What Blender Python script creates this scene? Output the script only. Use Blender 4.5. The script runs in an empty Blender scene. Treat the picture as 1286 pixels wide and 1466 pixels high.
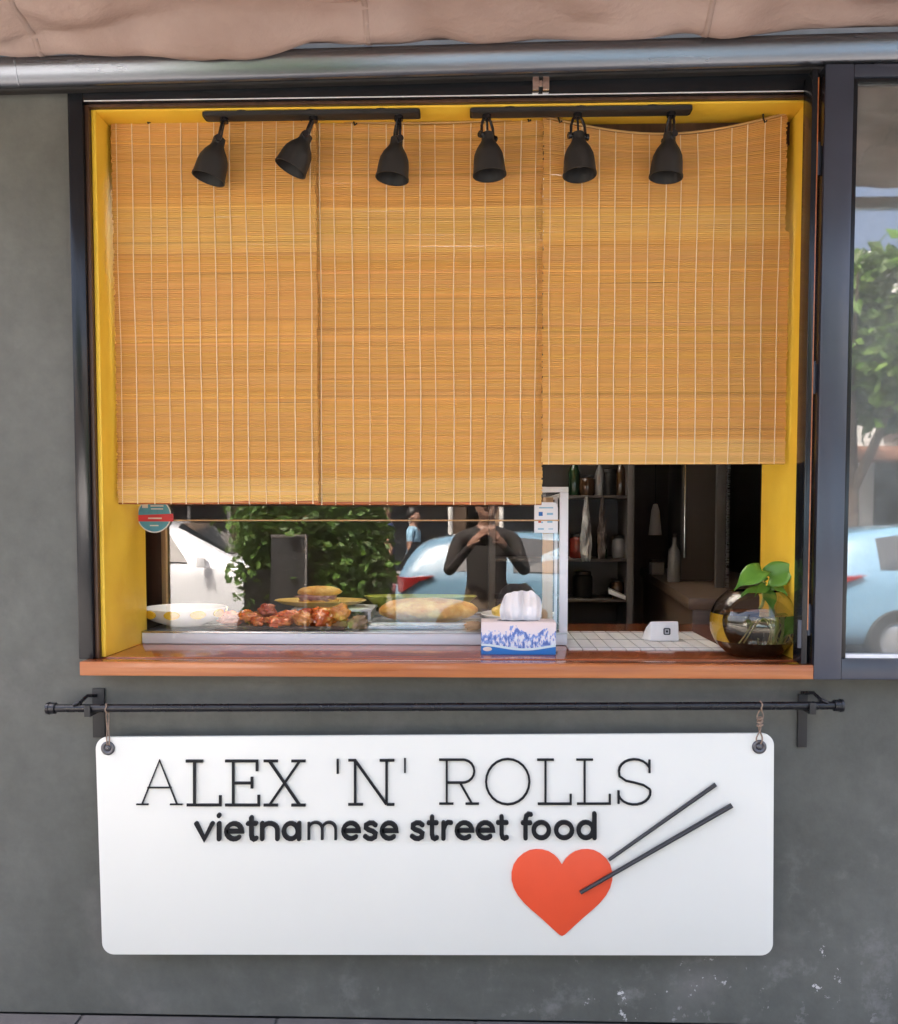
import bpy, bmesh, math, random
from mathutils import Vector, Matrix, Euler, noise
R = math.radians
random.seed(7)
scn = bpy.context.scene
COL = scn.collection
# ------------------------------------------------------------------ camera, sky, sun, exposure
F = 1300.0; PW, PH, PPY = 1286.0, 1466.0, 810.0          # focal length, frame and principal row in photo pixels
CAM = Vector((0.0, -2.68, 1.512)); CROT = Euler((R(90 - 2.9), 0, R(1.7)), 'XYZ')
cd = bpy.data.cameras.new('camera'); cam = bpy.data.objects.new('camera', cd); COL.objects.link(cam)
cam.location = CAM; cam.rotation_euler = CROT
cd.sensor_fit = 'AUTO'; cd.sensor_width = 36; cd.lens = F / PH * 36
cd.shift_y = (PPY - PH / 2) / PH; cd.clip_start = 0.05; cd.clip_end = 600
scn.camera = cam
SUN_EL, SUN_AZ = R(58), R(-28)                            # sun stands behind the shop, a little to the left
w = bpy.data.worlds.new('World'); scn.world = w; w.use_nodes = True
nt = w.node_tree; bg = nt.nodes['Background']
sky = nt.nodes.new('ShaderNodeTexSky'); sky.sky_type = 'NISHITA'; sky.sun_disc = False
sky.sun_elevation = SUN_EL; sky.sun_rotation = SUN_AZ; sky.air_density = .6; sky.dust_density = 10; sky.ozone_density = 0.0
nt.links.new(sky.outputs[0], bg.inputs[0]); bg.inputs[1].default_value = 0.15
sl = bpy.data.lights.new('sun', 'SUN'); sl.energy = 2.2; sl.angle = R(0.6); sl.color = (1, .95, .88)
so = bpy.data.objects.new('sun', sl); COL.objects.link(so)
sdir = Vector((math.sin(SUN_AZ) * math.cos(SUN_EL), math.cos(SUN_AZ) * math.cos(SUN_EL), math.sin(SUN_EL)))
so.rotation_euler = (-sdir).to_track_quat('-Z', 'Y').to_euler(); so.location = (0, 4, 8)
scn.view_settings.view_transform = 'Standard'; scn.view_settings.look = 'None'
scn.view_settings.exposure = 3.15; scn.view_settings.gamma = 1.0
scn.render.engine = 'CYCLES'; scn.cycles.use_denoising = True; scn.cycles.max_bounces = 10
scn.cycles.transparent_max_bounces = 16; scn.cycles.sample_clamp_indirect = 6

RM = CROT.to_matrix()
def ray(px, py): return RM @ Vector(((px - PW / 2) / F, -(py - PPY) / F, -1))
def P(px, py, y=0.0):                                     # pixel -> point on the vertical plane Y = y
    d = ray(px, py); return CAM + d * ((y - CAM.y) / d.y)
def G(px, py, z):                                         # pixel -> point on the horizontal plane Z = z
    d = ray(px, py); return CAM + d * ((z - CAM.z) / d.z)

# ------------------------------------------------------------------ materials
def mat(name, col, rough=.5, metal=0., var=0., scale=6., bump=0., bscale=60., spec=.5, coat=0., stretch=(1, 1, 1), col2=None, sheen=0.):
    m = bpy.data.materials.new(name); m.use_nodes = True
    n = m.node_tree.nodes; l = m.node_tree.links; b = n['Principled BSDF']
    b.inputs['Roughness'].default_value = rough; b.inputs['Metallic'].default_value = metal
    b.inputs['Specular IOR Level'].default_value = spec; b.inputs['Coat Weight'].default_value = coat
    b.inputs['Coat Roughness'].default_value = .08
    b.inputs['Base Color'].default_value = (*col, 1)
    if var or bump or col2:
        tc = n.new('ShaderNodeTexCoord'); mp = n.new('ShaderNodeMapping'); mp.inputs['Scale'].default_value = stretch
        l.new(tc.outputs['Object'], mp.inputs[0])
    if var or col2:
        t = n.new('ShaderNodeTexNoise'); t.inputs['Scale'].default_value = scale; t.inputs['Detail'].default_value = 6
        l.new(mp.outputs[0], t.inputs['Vector'])
        r = n.new('ShaderNodeValToRGB'); r.color_ramp.elements[0].position = .32; r.color_ramp.elements[1].position = .68
        c2 = col2 or tuple(min(1, c * (1 + var)) for c in col); c1 = col if col2 else tuple(c * (1 - var) for c in col)
        r.color_ramp.elements[0].color = (*c1, 1); r.color_ramp.elements[1].color = (*c2, 1)
        l.new(t.outputs[0], r.inputs[0]); l.new(r.outputs[0], b.inputs['Base Color'])
        mr = n.new('ShaderNodeMapRange'); mr.inputs[3].default_value = max(0, rough - .08); mr.inputs[4].default_value = min(1, rough + .08)
        l.new(t.outputs[0], mr.inputs[0]); l.new(mr.outputs[0], b.inputs['Roughness'])
    if bump:
        t2 = n.new('ShaderNodeTexNoise'); t2.inputs['Scale'].default_value = bscale; t2.inputs['Detail'].default_value = 5
        l.new(mp.outputs[0], t2.inputs['Vector'])
        bp = n.new('ShaderNodeBump'); bp.inputs['Strength'].default_value = bump; bp.inputs['Distance'].default_value = .01
        l.new(t2.outputs[0], bp.inputs['Height']); l.new(bp.outputs[0], b.inputs['Normal'])
    return m
def glass(name, tint=(1, 1, 1), refl=.18, rough=0.0, film=0.0):
    m = bpy.data.materials.new(name); m.use_nodes = True; n = m.node_tree.nodes; l = m.node_tree.links; n.clear()
    o = n.new('ShaderNodeOutputMaterial'); t = n.new('ShaderNodeBsdfTransparent'); g = n.new('ShaderNodeBsdfGlossy'); x = n.new('ShaderNodeMixShader')
    t.inputs[0].default_value = (*tint, 1); g.inputs['Roughness'].default_value = rough; x.inputs[0].default_value = refl
    l.new(t.outputs[0], x.inputs[1]); l.new(g.outputs[0], x.inputs[2]); out = x.outputs[0]
    if film:                                              # thin dusty film with smears
        d = n.new('ShaderNodeBsdfDiffuse'); d.inputs[0].default_value = (.55, .58, .56, 1); y = n.new('ShaderNodeMixShader')
        tc = n.new('ShaderNodeTexCoord'); nz = n.new('ShaderNodeTexNoise'); nz.inputs['Scale'].default_value = 7; nz.inputs['Detail'].default_value = 7
        mr = n.new('ShaderNodeMapRange'); mr.inputs[1].default_value = .35; mr.inputs[2].default_value = .7; mr.inputs[3].default_value = film * .6; mr.inputs[4].default_value = film * 2
        l.new(tc.outputs['Object'], nz.inputs[0]); l.new(nz.outputs[0], mr.inputs[0]); l.new(mr.outputs[0], y.inputs[0])
        l.new(out, y.inputs[1]); l.new(d.outputs[0], y.inputs[2]); out = y.outputs[0]
    l.new(out, o.inputs[0])
    return m
def refr(name, col, ior):
    m = bpy.data.materials.new(name); m.use_nodes = True; b = m.node_tree.nodes['Principled BSDF']
    b.inputs['Base Color'].default_value = (*col, 1); b.inputs['Roughness'].default_value = 0
    b.inputs['IOR'].default_value = ior; b.inputs['Transmission Weight'].default_value = 1
    return m
def transl(m, amount, col):                               # add a translucent share to a cloth or bamboo material
    n = m.node_tree.nodes; l = m.node_tree.links; b = n['Principled BSDF']; o = n['Material Output']
    t = n.new('ShaderNodeBsdfTranslucent'); x = n.new('ShaderNodeMixShader'); x.inputs[0].default_value = amount
    t.inputs[0].default_value = (*col, 1)
    l.new(b.outputs[0], x.inputs[1]); l.new(t.outputs[0], x.inputs[2]); l.new(x.outputs[0], o.inputs[0]); return m
def vcol(m, attr='tone'):                                 # multiply the base colour by a colour attribute
    n = m.node_tree.nodes; l = m.node_tree.links; b = n['Principled BSDF']; a = n.new('ShaderNodeVertexColor'); a.layer_name = attr
    x = n.new('ShaderNodeMix'); x.data_type = 'RGBA'; x.blend_type = 'MULTIPLY'; x.inputs[0].default_value = 1
    lk = b.inputs['Base Color'].links
    if lk: l.new(lk[0].from_socket, x.inputs[6])
    else: x.inputs[6].default_value = b.inputs['Base Color'].default_value
    l.new(a.outputs[0], x.inputs[7]); l.new(x.outputs[2], b.inputs['Base Color']); return m

def wall_material():
    m = mat('grey plaster', (.165, .168, .165), .62, var=.0, bump=.28, bscale=16, spec=.35)
    n = m.node_tree.nodes; l = m.node_tree.links; b = n['Principled BSDF']
    tc = n.new('ShaderNodeTexCoord')
    def noise_n(scale, det=6, rough=.55, vec=None):
        t = n.new('ShaderNodeTexNoise'); t.inputs['Scale'].default_value = scale; t.inputs['Detail'].default_value = det; t.inputs['Roughness'].default_value = rough
        l.new(vec or tc.outputs['Object'], t.inputs['Vector']); return t.outputs[0]
    def ramp(src, a, c, ca, cb):
        r = n.new('ShaderNodeValToRGB'); r.color_ramp.elements[0].position = a; r.color_ramp.elements[1].position = c
        r.color_ramp.elements[0].color = (*ca, 1); r.color_ramp.elements[1].color = (*cb, 1); l.new(src, r.inputs[0]); return r.outputs[0]
    def mix(fac, a, c, mode='MIX'):
        x = n.new('ShaderNodeMix'); x.data_type = 'RGBA'; x.blend_type = mode
        if isinstance(fac, float): x.inputs[0].default_value = fac
        else: l.new(fac, x.inputs[0])
        for s, v in ((6, a), (7, c)):
            if isinstance(v, tuple): x.inputs[s].default_value = (*v, 1)
            else: l.new(v, x.inputs[s])
        return x.outputs[2]
    def math_n(op, a, c):
        x = n.new('ShaderNodeMath'); x.operation = op
        for s, v in ((0, a), (1, c)):
            if isinstance(v, (int, float)): x.inputs[s].default_value = v
            else: l.new(v, x.inputs[s])
        return x.outputs[0]
    big = ramp(noise_n(1.3, 6, .6), .30, .68, (.086, .087, .074), (.150, .151, .131))
    fine = ramp(noise_n(14, 8, .7), .3, .7, (.86, .86, .86), (1.1, 1.1, 1.1))
    c = mix(1.0, big, fine, 'MULTIPLY')
    smear = ramp(noise_n(2.4, 6, .62), .58, .72, (0, 0, 0), (1, 1, 1))
    c = mix(math_n('MULTIPLY', smear, .4), c, (.22, .205, .19))
    # white paint chips and scuffs, thick near the foot of the wall
    sx = n.new('ShaderNodeSeparateXYZ'); geo = n.new('ShaderNodeNewGeometry'); l.new(geo.outputs['Position'], sx.inputs[0])
    low = n.new('ShaderNodeMapRange'); low.inputs[1].default_value = .75; low.inputs[2].default_value = .05; l.new(sx.outputs[2], low.inputs[0])
    rgt = n.new('ShaderNodeMapRange'); rgt.inputs[1].default_value = -1.1; rgt.inputs[2].default_value = .6; l.new(sx.outputs[0], rgt.inputs[0])
    zone = math_n('MULTIPLY', low.outputs[0], rgt.outputs[0])
    chip = math_n('ADD', noise_n(19, 7, .68), math_n('MULTIPLY', zone, .12))
    patch = ramp(noise_n(3.2, 3), .5, .62, (0, 0, 0), (1, 1, 1))
    chip = math_n('MULTIPLY', ramp(chip, .715, .735, (0, 0, 0), (1, 1, 1)), math_n('ADD', math_n('MULTIPLY', patch, .9), .10))
    c = mix(chip, c, (.62, .60, .57))
    haze = math_n('MULTIPLY', math_n('MULTIPLY', ramp(noise_n(7, 6, .7), .55, .75, (0, 0, 0), (1, 1, 1)), zone), .45)
    c = mix(haze, c, (.36, .34, .33))
    l.new(c, b.inputs['Base Color'])
    return m

M = {}
M['wall'] = wall_material()
M['yellow'] = mat('yellow paint', (.86, .53, .04), .5, scale=7, col2=(.92, .60, .055), bump=.15, bscale=30)
M['frame'] = mat('anthracite metal', (.011, .013, .016), .18, .0, var=.12, scale=3, spec=.4, bump=.02)
M['panelframe'] = mat('slate blue metal', (.046, .054, .076), .25, .0, var=.10, scale=4, spec=.6, bump=.02)
M['black'] = mat('black metal', (.011, .011, .013), .28, .0, var=.2, scale=20, spec=.5)
M['blackmatt'] = mat('matt black metal', (.022, .021, .020), .55, .0, var=.15, scale=15)
M['lampin'] = mat('lamp inside', (.12, .12, .12), .4)
M['steel'] = mat('brushed steel', (.55, .56, .57), .28, 1., var=.1, scale=4, stretch=(1, 30, 30))
M['alu'] = mat('aluminium', (.52, .54, .57), .24, .85, var=.06, scale=3, stretch=(.5, 6, 6))
M['railmetal'] = mat('rail metal', (.19, .205, .23), .26, .9, var=.08, scale=3, stretch=(.5, 6, 6))
M['gunmetal'] = mat('gun metal', (.13, .13, .14), .35, .8, var=.2, scale=40)
M['white_metal'] = mat('white metal', (.78, .79, .80), .35, var=.04, scale=5)
M['chrome'] = mat('chrome', (.7, .7, .7), .15, 1.)
M['wood'] = mat('varnished wood', (.27, .062, .020), .18, var=0, scale=2.2, stretch=(1.2, 22, 22), col2=(.40, .115, .04), coat=.6, spec=.5)
M['woodedge'] = mat('wood edge', (.36, .095, .024), .3, scale=2.4, stretch=(1.0, 26, 26), col2=(.50, .165, .042), coat=.3)
M['brownpost'] = mat('dark brown wood', (.05, .022, .012), .45, scale=2, stretch=(20, 20, 1), col2=(.09, .04, .02))
M['palewood'] = mat('pale wood', (.50, .30, .14), .5, scale=2, stretch=(20, 20, 1), col2=(.62, .40, .20))
M['canvas'] = transl(mat('brown canvas', (.37, .265, .225), .9, scale=3.2, col2=(.53, .41, .36), bump=.55, bscale=26, spec=.1, stretch=(1, 1.6, 1)), .13, (.45, .32, .27))
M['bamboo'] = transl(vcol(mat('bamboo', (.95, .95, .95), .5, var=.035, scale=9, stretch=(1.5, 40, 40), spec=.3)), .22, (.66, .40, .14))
M['thread'] = mat('pale thread', (.85, .68, .42), .8)
M['cord'] = mat('cord', (.55, .33, .12), .8)
M['twine'] = mat('twine', (.30, .21, .15), .9, var=.3, scale=60)
M['sign'] = mat('white board', (.80, .79, .71), .32, var=.025, scale=1.6, spec=.45)
M['letter'] = mat('black acrylic', (.010, .011, .013), .45, spec=.25)
M['red'] = mat('orange red acrylic', (.80, .085, .028), .4, var=.03, scale=6)
M['stick'] = mat('dark grey stick', (.03, .031, .034), .35, var=.15, scale=30)
M['glass'] = glass('window glass', (.95, .96, .96), .15, .018, .07)
M['caseglass'] = glass('case glass', (1, 1, 1), .068)
M['opal'] = transl(mat('opal skylight', (.8, .8, .78), .4), .8, (.85, .84, .80))  # diffusing pane of the added skylight that brightens the food
M['sideglass'] = glass('side glass', (.96, .97, .97), .08)
M['bowlglass'] = refr('bowl glass', (.97, .98, .97), 1.45)
M['water'] = refr('water', (.95, .91, .70), 1.33)
M['pebble'] = mat('dark pebbles', (.006, .005, .005), .6, var=.5, scale=30, bump=.6, bscale=40)
M['leaf'] = mat('pothos leaf', (.075, .21, .022), .38, scale=9, col2=(.16, .34, .045), spec=.4)
M['stem'] = mat('stem', (.34, .40, .14), .5)
M['root'] = mat('root', (.42, .38, .17), .6)
M['mat'] = mat('white mat', (.70, .69, .67), .6, var=.05, scale=10)
M['plastic'] = mat('white plastic', (.82, .82, .82), .3)
M['ink'] = mat('dark ink', (.04, .045, .06), .6)
M['tissue'] = transl(mat('tissue paper', (.90, .87, .86), .95, spec=.1), .08, (.9, .86, .85))
M['porcelain'] = mat('cream porcelain', (.84, .82, .77), .18, scale=9, col2=(.88, .87, .84), coat=.3)
M['yglaze'] = mat('yellow glaze', (.80, .52, .04), .25, coat=.3)
M['yplate'] = mat('yellow plate', (.78, .50, .08), .25, scale=10, col2=(.80, .60, .22), coat=.3)
M['gplate'] = mat('olive green plate', (.36, .38, .05), .3, coat=.3)
M['meat'] = mat('red roast meat', (.62, .075, .018), .22, scale=26, col2=(.78, .26, .05), bump=.5, bscale=45, coat=.5)
M['meatlight'] = mat('orange roast meat', (.62, .16, .03), .25, scale=30, col2=(.85, .42, .09), bump=.6, bscale=55, coat=.5)
M['meatdark'] = mat('dark roast meat', (.36, .06, .035), .25, scale=26, col2=(.60, .17, .06), bump=.5, bscale=45, coat=.4)
M['bread'] = mat('golden crust', (.74, .30, .05), .45, scale=22, col2=(.92, .62, .18), bump=.5, bscale=70)
M['filling'] = mat('pink filling', (.42, .18, .17), .5, scale=40, col2=(.55, .33, .28), bump=.6, bscale=60)
M['noodle'] = mat('yellow food', (.78, .50, .05), .5, scale=30, col2=(.85, .66, .22), bump=.7, bscale=60)
M['paperbrown'] = mat('brown wrapper', (.22, .12, .06), .7, scale=20, col2=(.34, .2, .1), bump=.5, bscale=30)
M['kwall'] = mat('kitchen wall', (.14, .125, .115), .7, var=.12, scale=3)
M['kdark'] = mat('dark laminate', (.045, .04, .037), .4, var=.2, scale=5)
M['kshelf'] = mat('grey shelf', (.13, .12, .115), .5, var=.1, scale=6)
M['kdoor'] = mat('taupe door', (.11, .092, .08), .38, var=.08, scale=3)
M['kcounter'] = mat('brown counter', (.15, .10, .07), .35, scale=3, stretch=(3, 1, 20), col2=(.19, .13, .09))
M['floor'] = mat('kitchen tile', (.10, .09, .085), .5, var=.1, scale=4)
M['bottlegreen'] = mat('dark green glass', (.02, .05, .025), .1, coat=.5)
M['bottlebrown'] = mat('dark brown glass', (.06, .03, .015), .1, coat=.5)
M['bottleclear'] = mat('pale bottle', (.20, .20, .20), .15, coat=.5)
M['bottlered'] = mat('red sauce', (.16, .02, .012), .2, coat=.5)
M['paver'] = mat('paving stone', (.145, .135, .128), .8, var=.16, scale=7, bump=.3, bscale=50)
M['asphalt'] = mat('asphalt', (.05, .05, .05), .85, var=.2, scale=30, bump=.4, bscale=120)
M['kerb'] = mat('kerb stone', (.17, .16, .15), .8, var=.12, scale=8)
M['earth'] = mat('far ground', (.09, .085, .075), .9, var=.2, scale=.5)
M['roadline'] = mat('road paint', (.75, .75, .72), .6, var=.08, scale=20)
M['carwhite'] = mat('white car paint', (.80, .81, .82), .22, coat=1.)
M['carblue'] = mat('light blue car paint', (.15, .28, .38), .22, coat=1.)
M['carnavy'] = mat('mid blue car paint', (.13, .25, .36), .22, coat=1.)
M['carglass'] = mat('car glass', (.02, .025, .03), .06, spec=.8, coat=.5)
M['tyre'] = mat('tyre', (.02, .02, .02), .8)
M['taillight'] = mat('tail light', (.22, .008, .008), .12, coat=.6)
M['headlight'] = mat('headlight', (.7, .72, .75), .1, coat=.6)
M['trim'] = mat('black trim', (.02, .02, .02), .5)
M['bark'] = mat('bark', (.075, .055, .042), .9, var=.3, scale=14, bump=.6, bscale=25)
M['foliage'] = transl(vcol(mat('foliage', (.075, .14, .022), .5, spec=.3)), .25, (.10, .18, .03))
M['bushleaf'] = transl(vcol(mat('bush foliage', (.085, .17, .03), .45, spec=.4)), .25, (.16, .27, .04))
M['pot'] = mat('dark planter', (.005, .005, .005), .7, var=.2, scale=9)
M['render_b'] = mat('opposite render', (.26, .18, .12), .8, var=.12, scale=1.5)
M['render_w'] = mat('pale render', (.62, .61, .58), .8, var=.06, scale=1.5)
M['shopglass'] = mat('shop glass', (.025, .03, .035), .08, spec=.7)
M['brownawn'] = mat('maroon canvas', (.16, .07, .04), .85, var=.15, scale=4)
M['skin'] = mat('skin', (.28, .15, .10), .5)
M['hair'] = mat('hair', (.015, .012, .01), .5)
M['shirt_dark'] = mat('dark brown shirt', (.022, .018, .016), .85)
M['shirt_navy'] = mat('navy shirt', (.03, .05, .14), .85)
M['shirt_blue'] = mat('pale blue shirt', (.24, .42, .55), .85)
M['shirt_pink'] = mat('pink shirt', (.6, .10, .25), .85)
M['trouser'] = mat('dark trousers', (.02, .02, .024), .85)
M['khaki'] = mat('khaki trousers', (.26, .19, .13), .85)
M['shoe'] = mat('shoe', (.03, .03, .03), .6)

# ------------------------------------------------------------------ mesh helpers
WL = {}                                                   # world location of every object made here
def link(o, parent, wloc):
    COL.objects.link(o); WL[o] = Vector(wloc)
    if parent is not None:
        o.parent = parent; o.location = Vector(wloc) - WL[parent]
    else: o.location = wloc
    return o
def thing(name, loc, label=None, cat=None, group=None, parent=None):
    o = bpy.data.objects.new(name, None); o.empty_display_size = .05; link(o, parent, loc)
    return tag(o, label, cat, group)
def tag(o, label=None, cat=None, group=None, kind=None):
    if label: o['label'] = label
    if cat: o['category'] = cat
    if group: o['group'] = group
    if kind: o['kind'] = kind
    return o
class MB:
    def __init__(s): s.v = []; s.f = []; s.c = []; s.mi = []
    def add(s, vs, fs, c=None, mi=0):
        b = len(s.v); s.v += [Vector(p) for p in vs]; s.f += [[b + i for i in q] for q in fs]
        s.c += [c or (1, 1, 1)] * len(vs); s.mi += [mi] * len(fs); return s
    def box(s, x0, x1, y0, y1, z0, z1, c=None):
        x0, x1 = sorted((x0, x1)); y0, y1 = sorted((y0, y1)); z0, z1 = sorted((z0, z1))
        return s.add([(x, y, z) for x in (x0, x1) for y in (y0, y1) for z in (z0, z1)],
                     [(0, 1, 3, 2), (4, 6, 7, 5), (0, 4, 5, 1), (2, 3, 7, 6), (0, 2, 6, 4), (1, 5, 7, 3)], c)
    def hexa(s, p):                                       # 8 corners: bottom ring 4, top ring 4
        return s.add(p, [(3, 2, 1, 0), (4, 5, 6, 7), (0, 1, 5, 4), (1, 2, 6, 5), (2, 3, 7, 6), (3, 0, 4, 7)])
    def tube(s, pts, r, n=8, cap=True, flat=1.0):
        pts = [Vector(p) for p in pts]; rs = r if isinstance(r, (list, tuple)) else [r] * len(pts)
        vs = []; up = None
        for i, p in enumerate(pts):
            t = (pts[min(i + 1, len(pts) - 1)] - pts[max(i - 1, 0)]).normalized()
            if up is None: up = Vector((0, 0, 1)) if abs(t.z) < .9 else Vector((0, 1, 0))
            a = t.cross(up).normalized(); b2 = a.cross(t).normalized(); up = b2
            for k in range(n):
                an = 2 * math.pi * k / n; vs.append(p + a * math.cos(an) * rs[i] + b2 * math.sin(an) * rs[i] * flat)
        fs = [[i * n + k, i * n + (k + 1) % n, (i + 1) * n + (k + 1) % n, (i + 1) * n + k] for i in range(len(pts) - 1) for k in range(n)]
        if cap: fs += [list(range(n))[::-1], [(len(pts) - 1) * n + k for k in range(n)]]
        return s.add(vs, fs)
    def lathe(s, prof, mtx=None, n=24, cap0=False, cap1=False):   # prof: (radius, height) pairs
        mtx = mtx or Matrix(); vs = []
        for r_, h in prof:
            for k in range(n):
                a = 2 * math.pi * k / n; vs.append(mtx @ Vector((r_ * math.cos(a), r_ * math.sin(a), h)))
        fs = [[i * n + k, i * n + (k + 1) % n, (i + 1) * n + (k + 1) % n, (i + 1) * n + k] for i in range(len(prof) - 1) for k in range(n)]
        if cap0: fs.append(list(range(n))[::-1])
        if cap1: fs.append([(len(prof) - 1) * n + k for k in range(n)])
        return s.add(vs, fs)
    def prism(s, pts, y0, y1):                            # outline in the XZ plane, from y0 (back) to y1 (front)
        n = len(pts); vs = [(p[0], y0, p[1]) for p in pts] + [(p[0], y1, p[1]) for p in pts]
        return s.add(vs, [list(range(n)), list(range(2 * n - 1, n - 1, -1))] + [[i, n + i, n + (i + 1) % n, (i + 1) % n] for i in range(n)])
    def ribbon(s, pts, w, y0, y1, closed=False, rnd=False):      # flat stroke in the XZ plane
        pts = [Vector((p[0], p[1])) for p in pts]; n = len(pts); L = []; Rr = []
        for i in range(n):
            a = pts[(i - 1) % n] if (closed or i) else None; b = pts[(i + 1) % n] if (closed or i < n - 1) else None
            d1 = (pts[i] - a).normalized() if a is not None else None; d2 = (b - pts[i]).normalized() if b is not None else None
            if d1 is None: d1 = d2
            if d2 is None: d2 = d1
            m = (d1 + d2); m = m.normalized() if m.length > 1e-6 else d1
            nm = Vector((-m.y, m.x)); k = max(.62, nm.dot(Vector((-d1.y, d1.x))))
            L.append(pts[i] + nm * (w / 2 / k)); Rr.append(pts[i] - nm * (w / 2 / k))
        vs = []
        for i in range(n): vs += [(L[i].x, y1, L[i].y), (Rr[i].x, y1, Rr[i].y), (L[i].x, y0, L[i].y), (Rr[i].x, y0, Rr[i].y)]
        fs = []
        for i in range(n if closed else n - 1):
            a = i * 4; b = ((i + 1) % n) * 4
            fs += [(a, b, b + 1, a + 1), (a, a + 2, b + 2, b), (a + 1, b + 1, b + 3, a + 3)]
        if not closed: fs += [(0, 1, 3, 2), (n * 4 - 4, n * 4 - 2, n * 4 - 1, n * 4 - 3)]
        s.add(vs, fs)
        if rnd and not closed:
            for q, e in enumerate((pts[0], pts[-1])):
                yy = y1 + .00012 * (q + 1)
                ring = [(e.x + math.cos(t * math.pi / 7) * w / 2, e.y + math.sin(t * math.pi / 7) * w / 2) for t in range(14)]
                s.prism(ring, y0, yy)
        return s
    def build(s, name, m, parent=None, bevel=0., smooth=False, sub=0, seg=2, origin=None, color=False):
        me = bpy.data.meshes.new(name)
        lo = Vector((min(p.x for p in s.v), min(p.y for p in s.v), min(p.z for p in s.v)))
        hi = Vector((max(p.x for p in s.v), max(p.y for p in s.v), max(p.z for p in s.v)))
        c = Vector(origin) if origin is not None else Vector(((lo.x + hi.x) / 2, (lo.y + hi.y) / 2, lo.z))
        me.from_pydata([p - c for p in s.v], [], s.f)
        if color:
            at = me.color_attributes.new('tone', 'FLOAT_COLOR', 'POINT')
            for i, q in enumerate(s.c): at.data[i].color = (*q, 1)
        bm = bmesh.new(); bm.from_mesh(me)
        if not color: bmesh.ops.recalc_face_normals(bm, faces=bm.faces)
        if bevel:
            ed = [e for e in bm.edges if len(e.link_faces) == 2 and e.calc_face_angle(0) > .6]
            bmesh.ops.bevel(bm, geom=ed, offset=bevel, segments=seg, affect='EDGES', profile=.6)
        bm.to_mesh(me); bm.free()
        for q in (m if isinstance(m, (list, tuple)) else [m]): me.materials.append(q)
        if any(s.mi) and not bevel:
            for i, q in enumerate(s.mi): me.polygons[i].material_index = q
        if smooth or bevel:
            me.shade_smooth()
            if not smooth: me.set_sharp_from_angle(angle=R(40))
            elif smooth != 'all': me.set_sharp_from_angle(angle=R(55))
        o = bpy.data.objects.new(name, me); link(o, parent, c)
        if sub:
            q = o.modifiers.new('sub', 'SUBSURF'); q.levels = sub; q.render_levels = sub
        return o
def box(name, m, parent, x0, x1, y0, y1, z0, z1, bevel=.003): return MB().box(x0, x1, y0, y1, z0, z1).build(name, m, parent, bevel)
def copy_part(o, parent, wloc):
    c = o.copy(); COL.objects.link(c); WL[c] = Vector(wloc); c.parent = parent
    c.location = Vector(wloc) - (WL[parent] if parent else Vector()); return c
def copy_tree(o, shift, parent=None):
    c = o.copy(); COL.objects.link(c); WL[c] = WL[o] + shift; c.parent = parent
    if parent is None: c.location = WL[c]
    for ch in list(o.children): copy_tree(ch, shift, c)
    return c
def arc(cx, cz, rx, rz, a0, a1, n=10):
    return [(cx + rx * math.cos(R(a0 + (a1 - a0) * i / n)), cz + rz * math.sin(R(a0 + (a1 - a0) * i / n))) for i in range(n + 1)]

# ------------------------------------------------------------------ main measures taken from the photograph
OX0 = (P(133, 160).x + P(148, 945).x) / 2; OX1 = (P(1158, 145).x + P(1143, 948).x) / 2      # opening, left and right
OZ1 = (P(133, 160).z + P(1158, 145).z) / 2                                                 # opening, top
CZ = P(620, 949, -.085).z                                              # counter top
REV = .34                                                                                  # depth of the yellow jambs
FZ = P(640, 108, -.03).z                                                                   # top of the dark frame

# ------------------------------------------------------------------ ground
GB = MB().box(-150, 150, -150, 150, -.5, -.02); tag(GB.build('ground', M['earth']), kind='structure')
pv = MB().box(-40, 40, -4.4, -.001, -.019, -.008).build('pavement', M['kerb']); tag(pv, kind='structure')
slab = None; K = 0
for i in range(11):
    for j in range(6):
        x = -3.3 + i * .6; y = -.305 - j * .6
        if slab is None:
            slab = MB().box(x - .296, x + .296, y - .296, y + .296, -.0075, 0).build('paving_slab', M['paver'], pv, .004); slab.location.z = .0115 - 0.0
            WL[slab] = Vector((x, y, -.0075)); z0 = WL[slab].z; slab.location = WL[slab] - WL[pv]
        else:
            c = copy_part(slab, pv, (x, y, -.0075)); c.rotation_euler = (random.uniform(-.002, .002), random.uniform(-.002, .002), random.choice((0, math.pi / 2, math.pi)))
tag(MB().box(-60, 60, -12.0, -4.66, -.019, -.011).build('road', M['asphalt']), kind='structure')
tag(MB().box(-60, 60, -4.66, -4.41, -.019, .02).build('kerb', M['kerb'], None, .01), kind='structure')
for i in range(9):
    o = MB().box(-12 + i * 3, -10.6 + i * 3, -9.0, -8.88, -.0105, -.007).build('road_marking', M['roadline']); tag(o, kind='structure')
tag(MB().box(-60, 60, -15.4, -12.01, -.019, .10).build('far_pavement', M['kerb'], None, .01), kind='structure')

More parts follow.
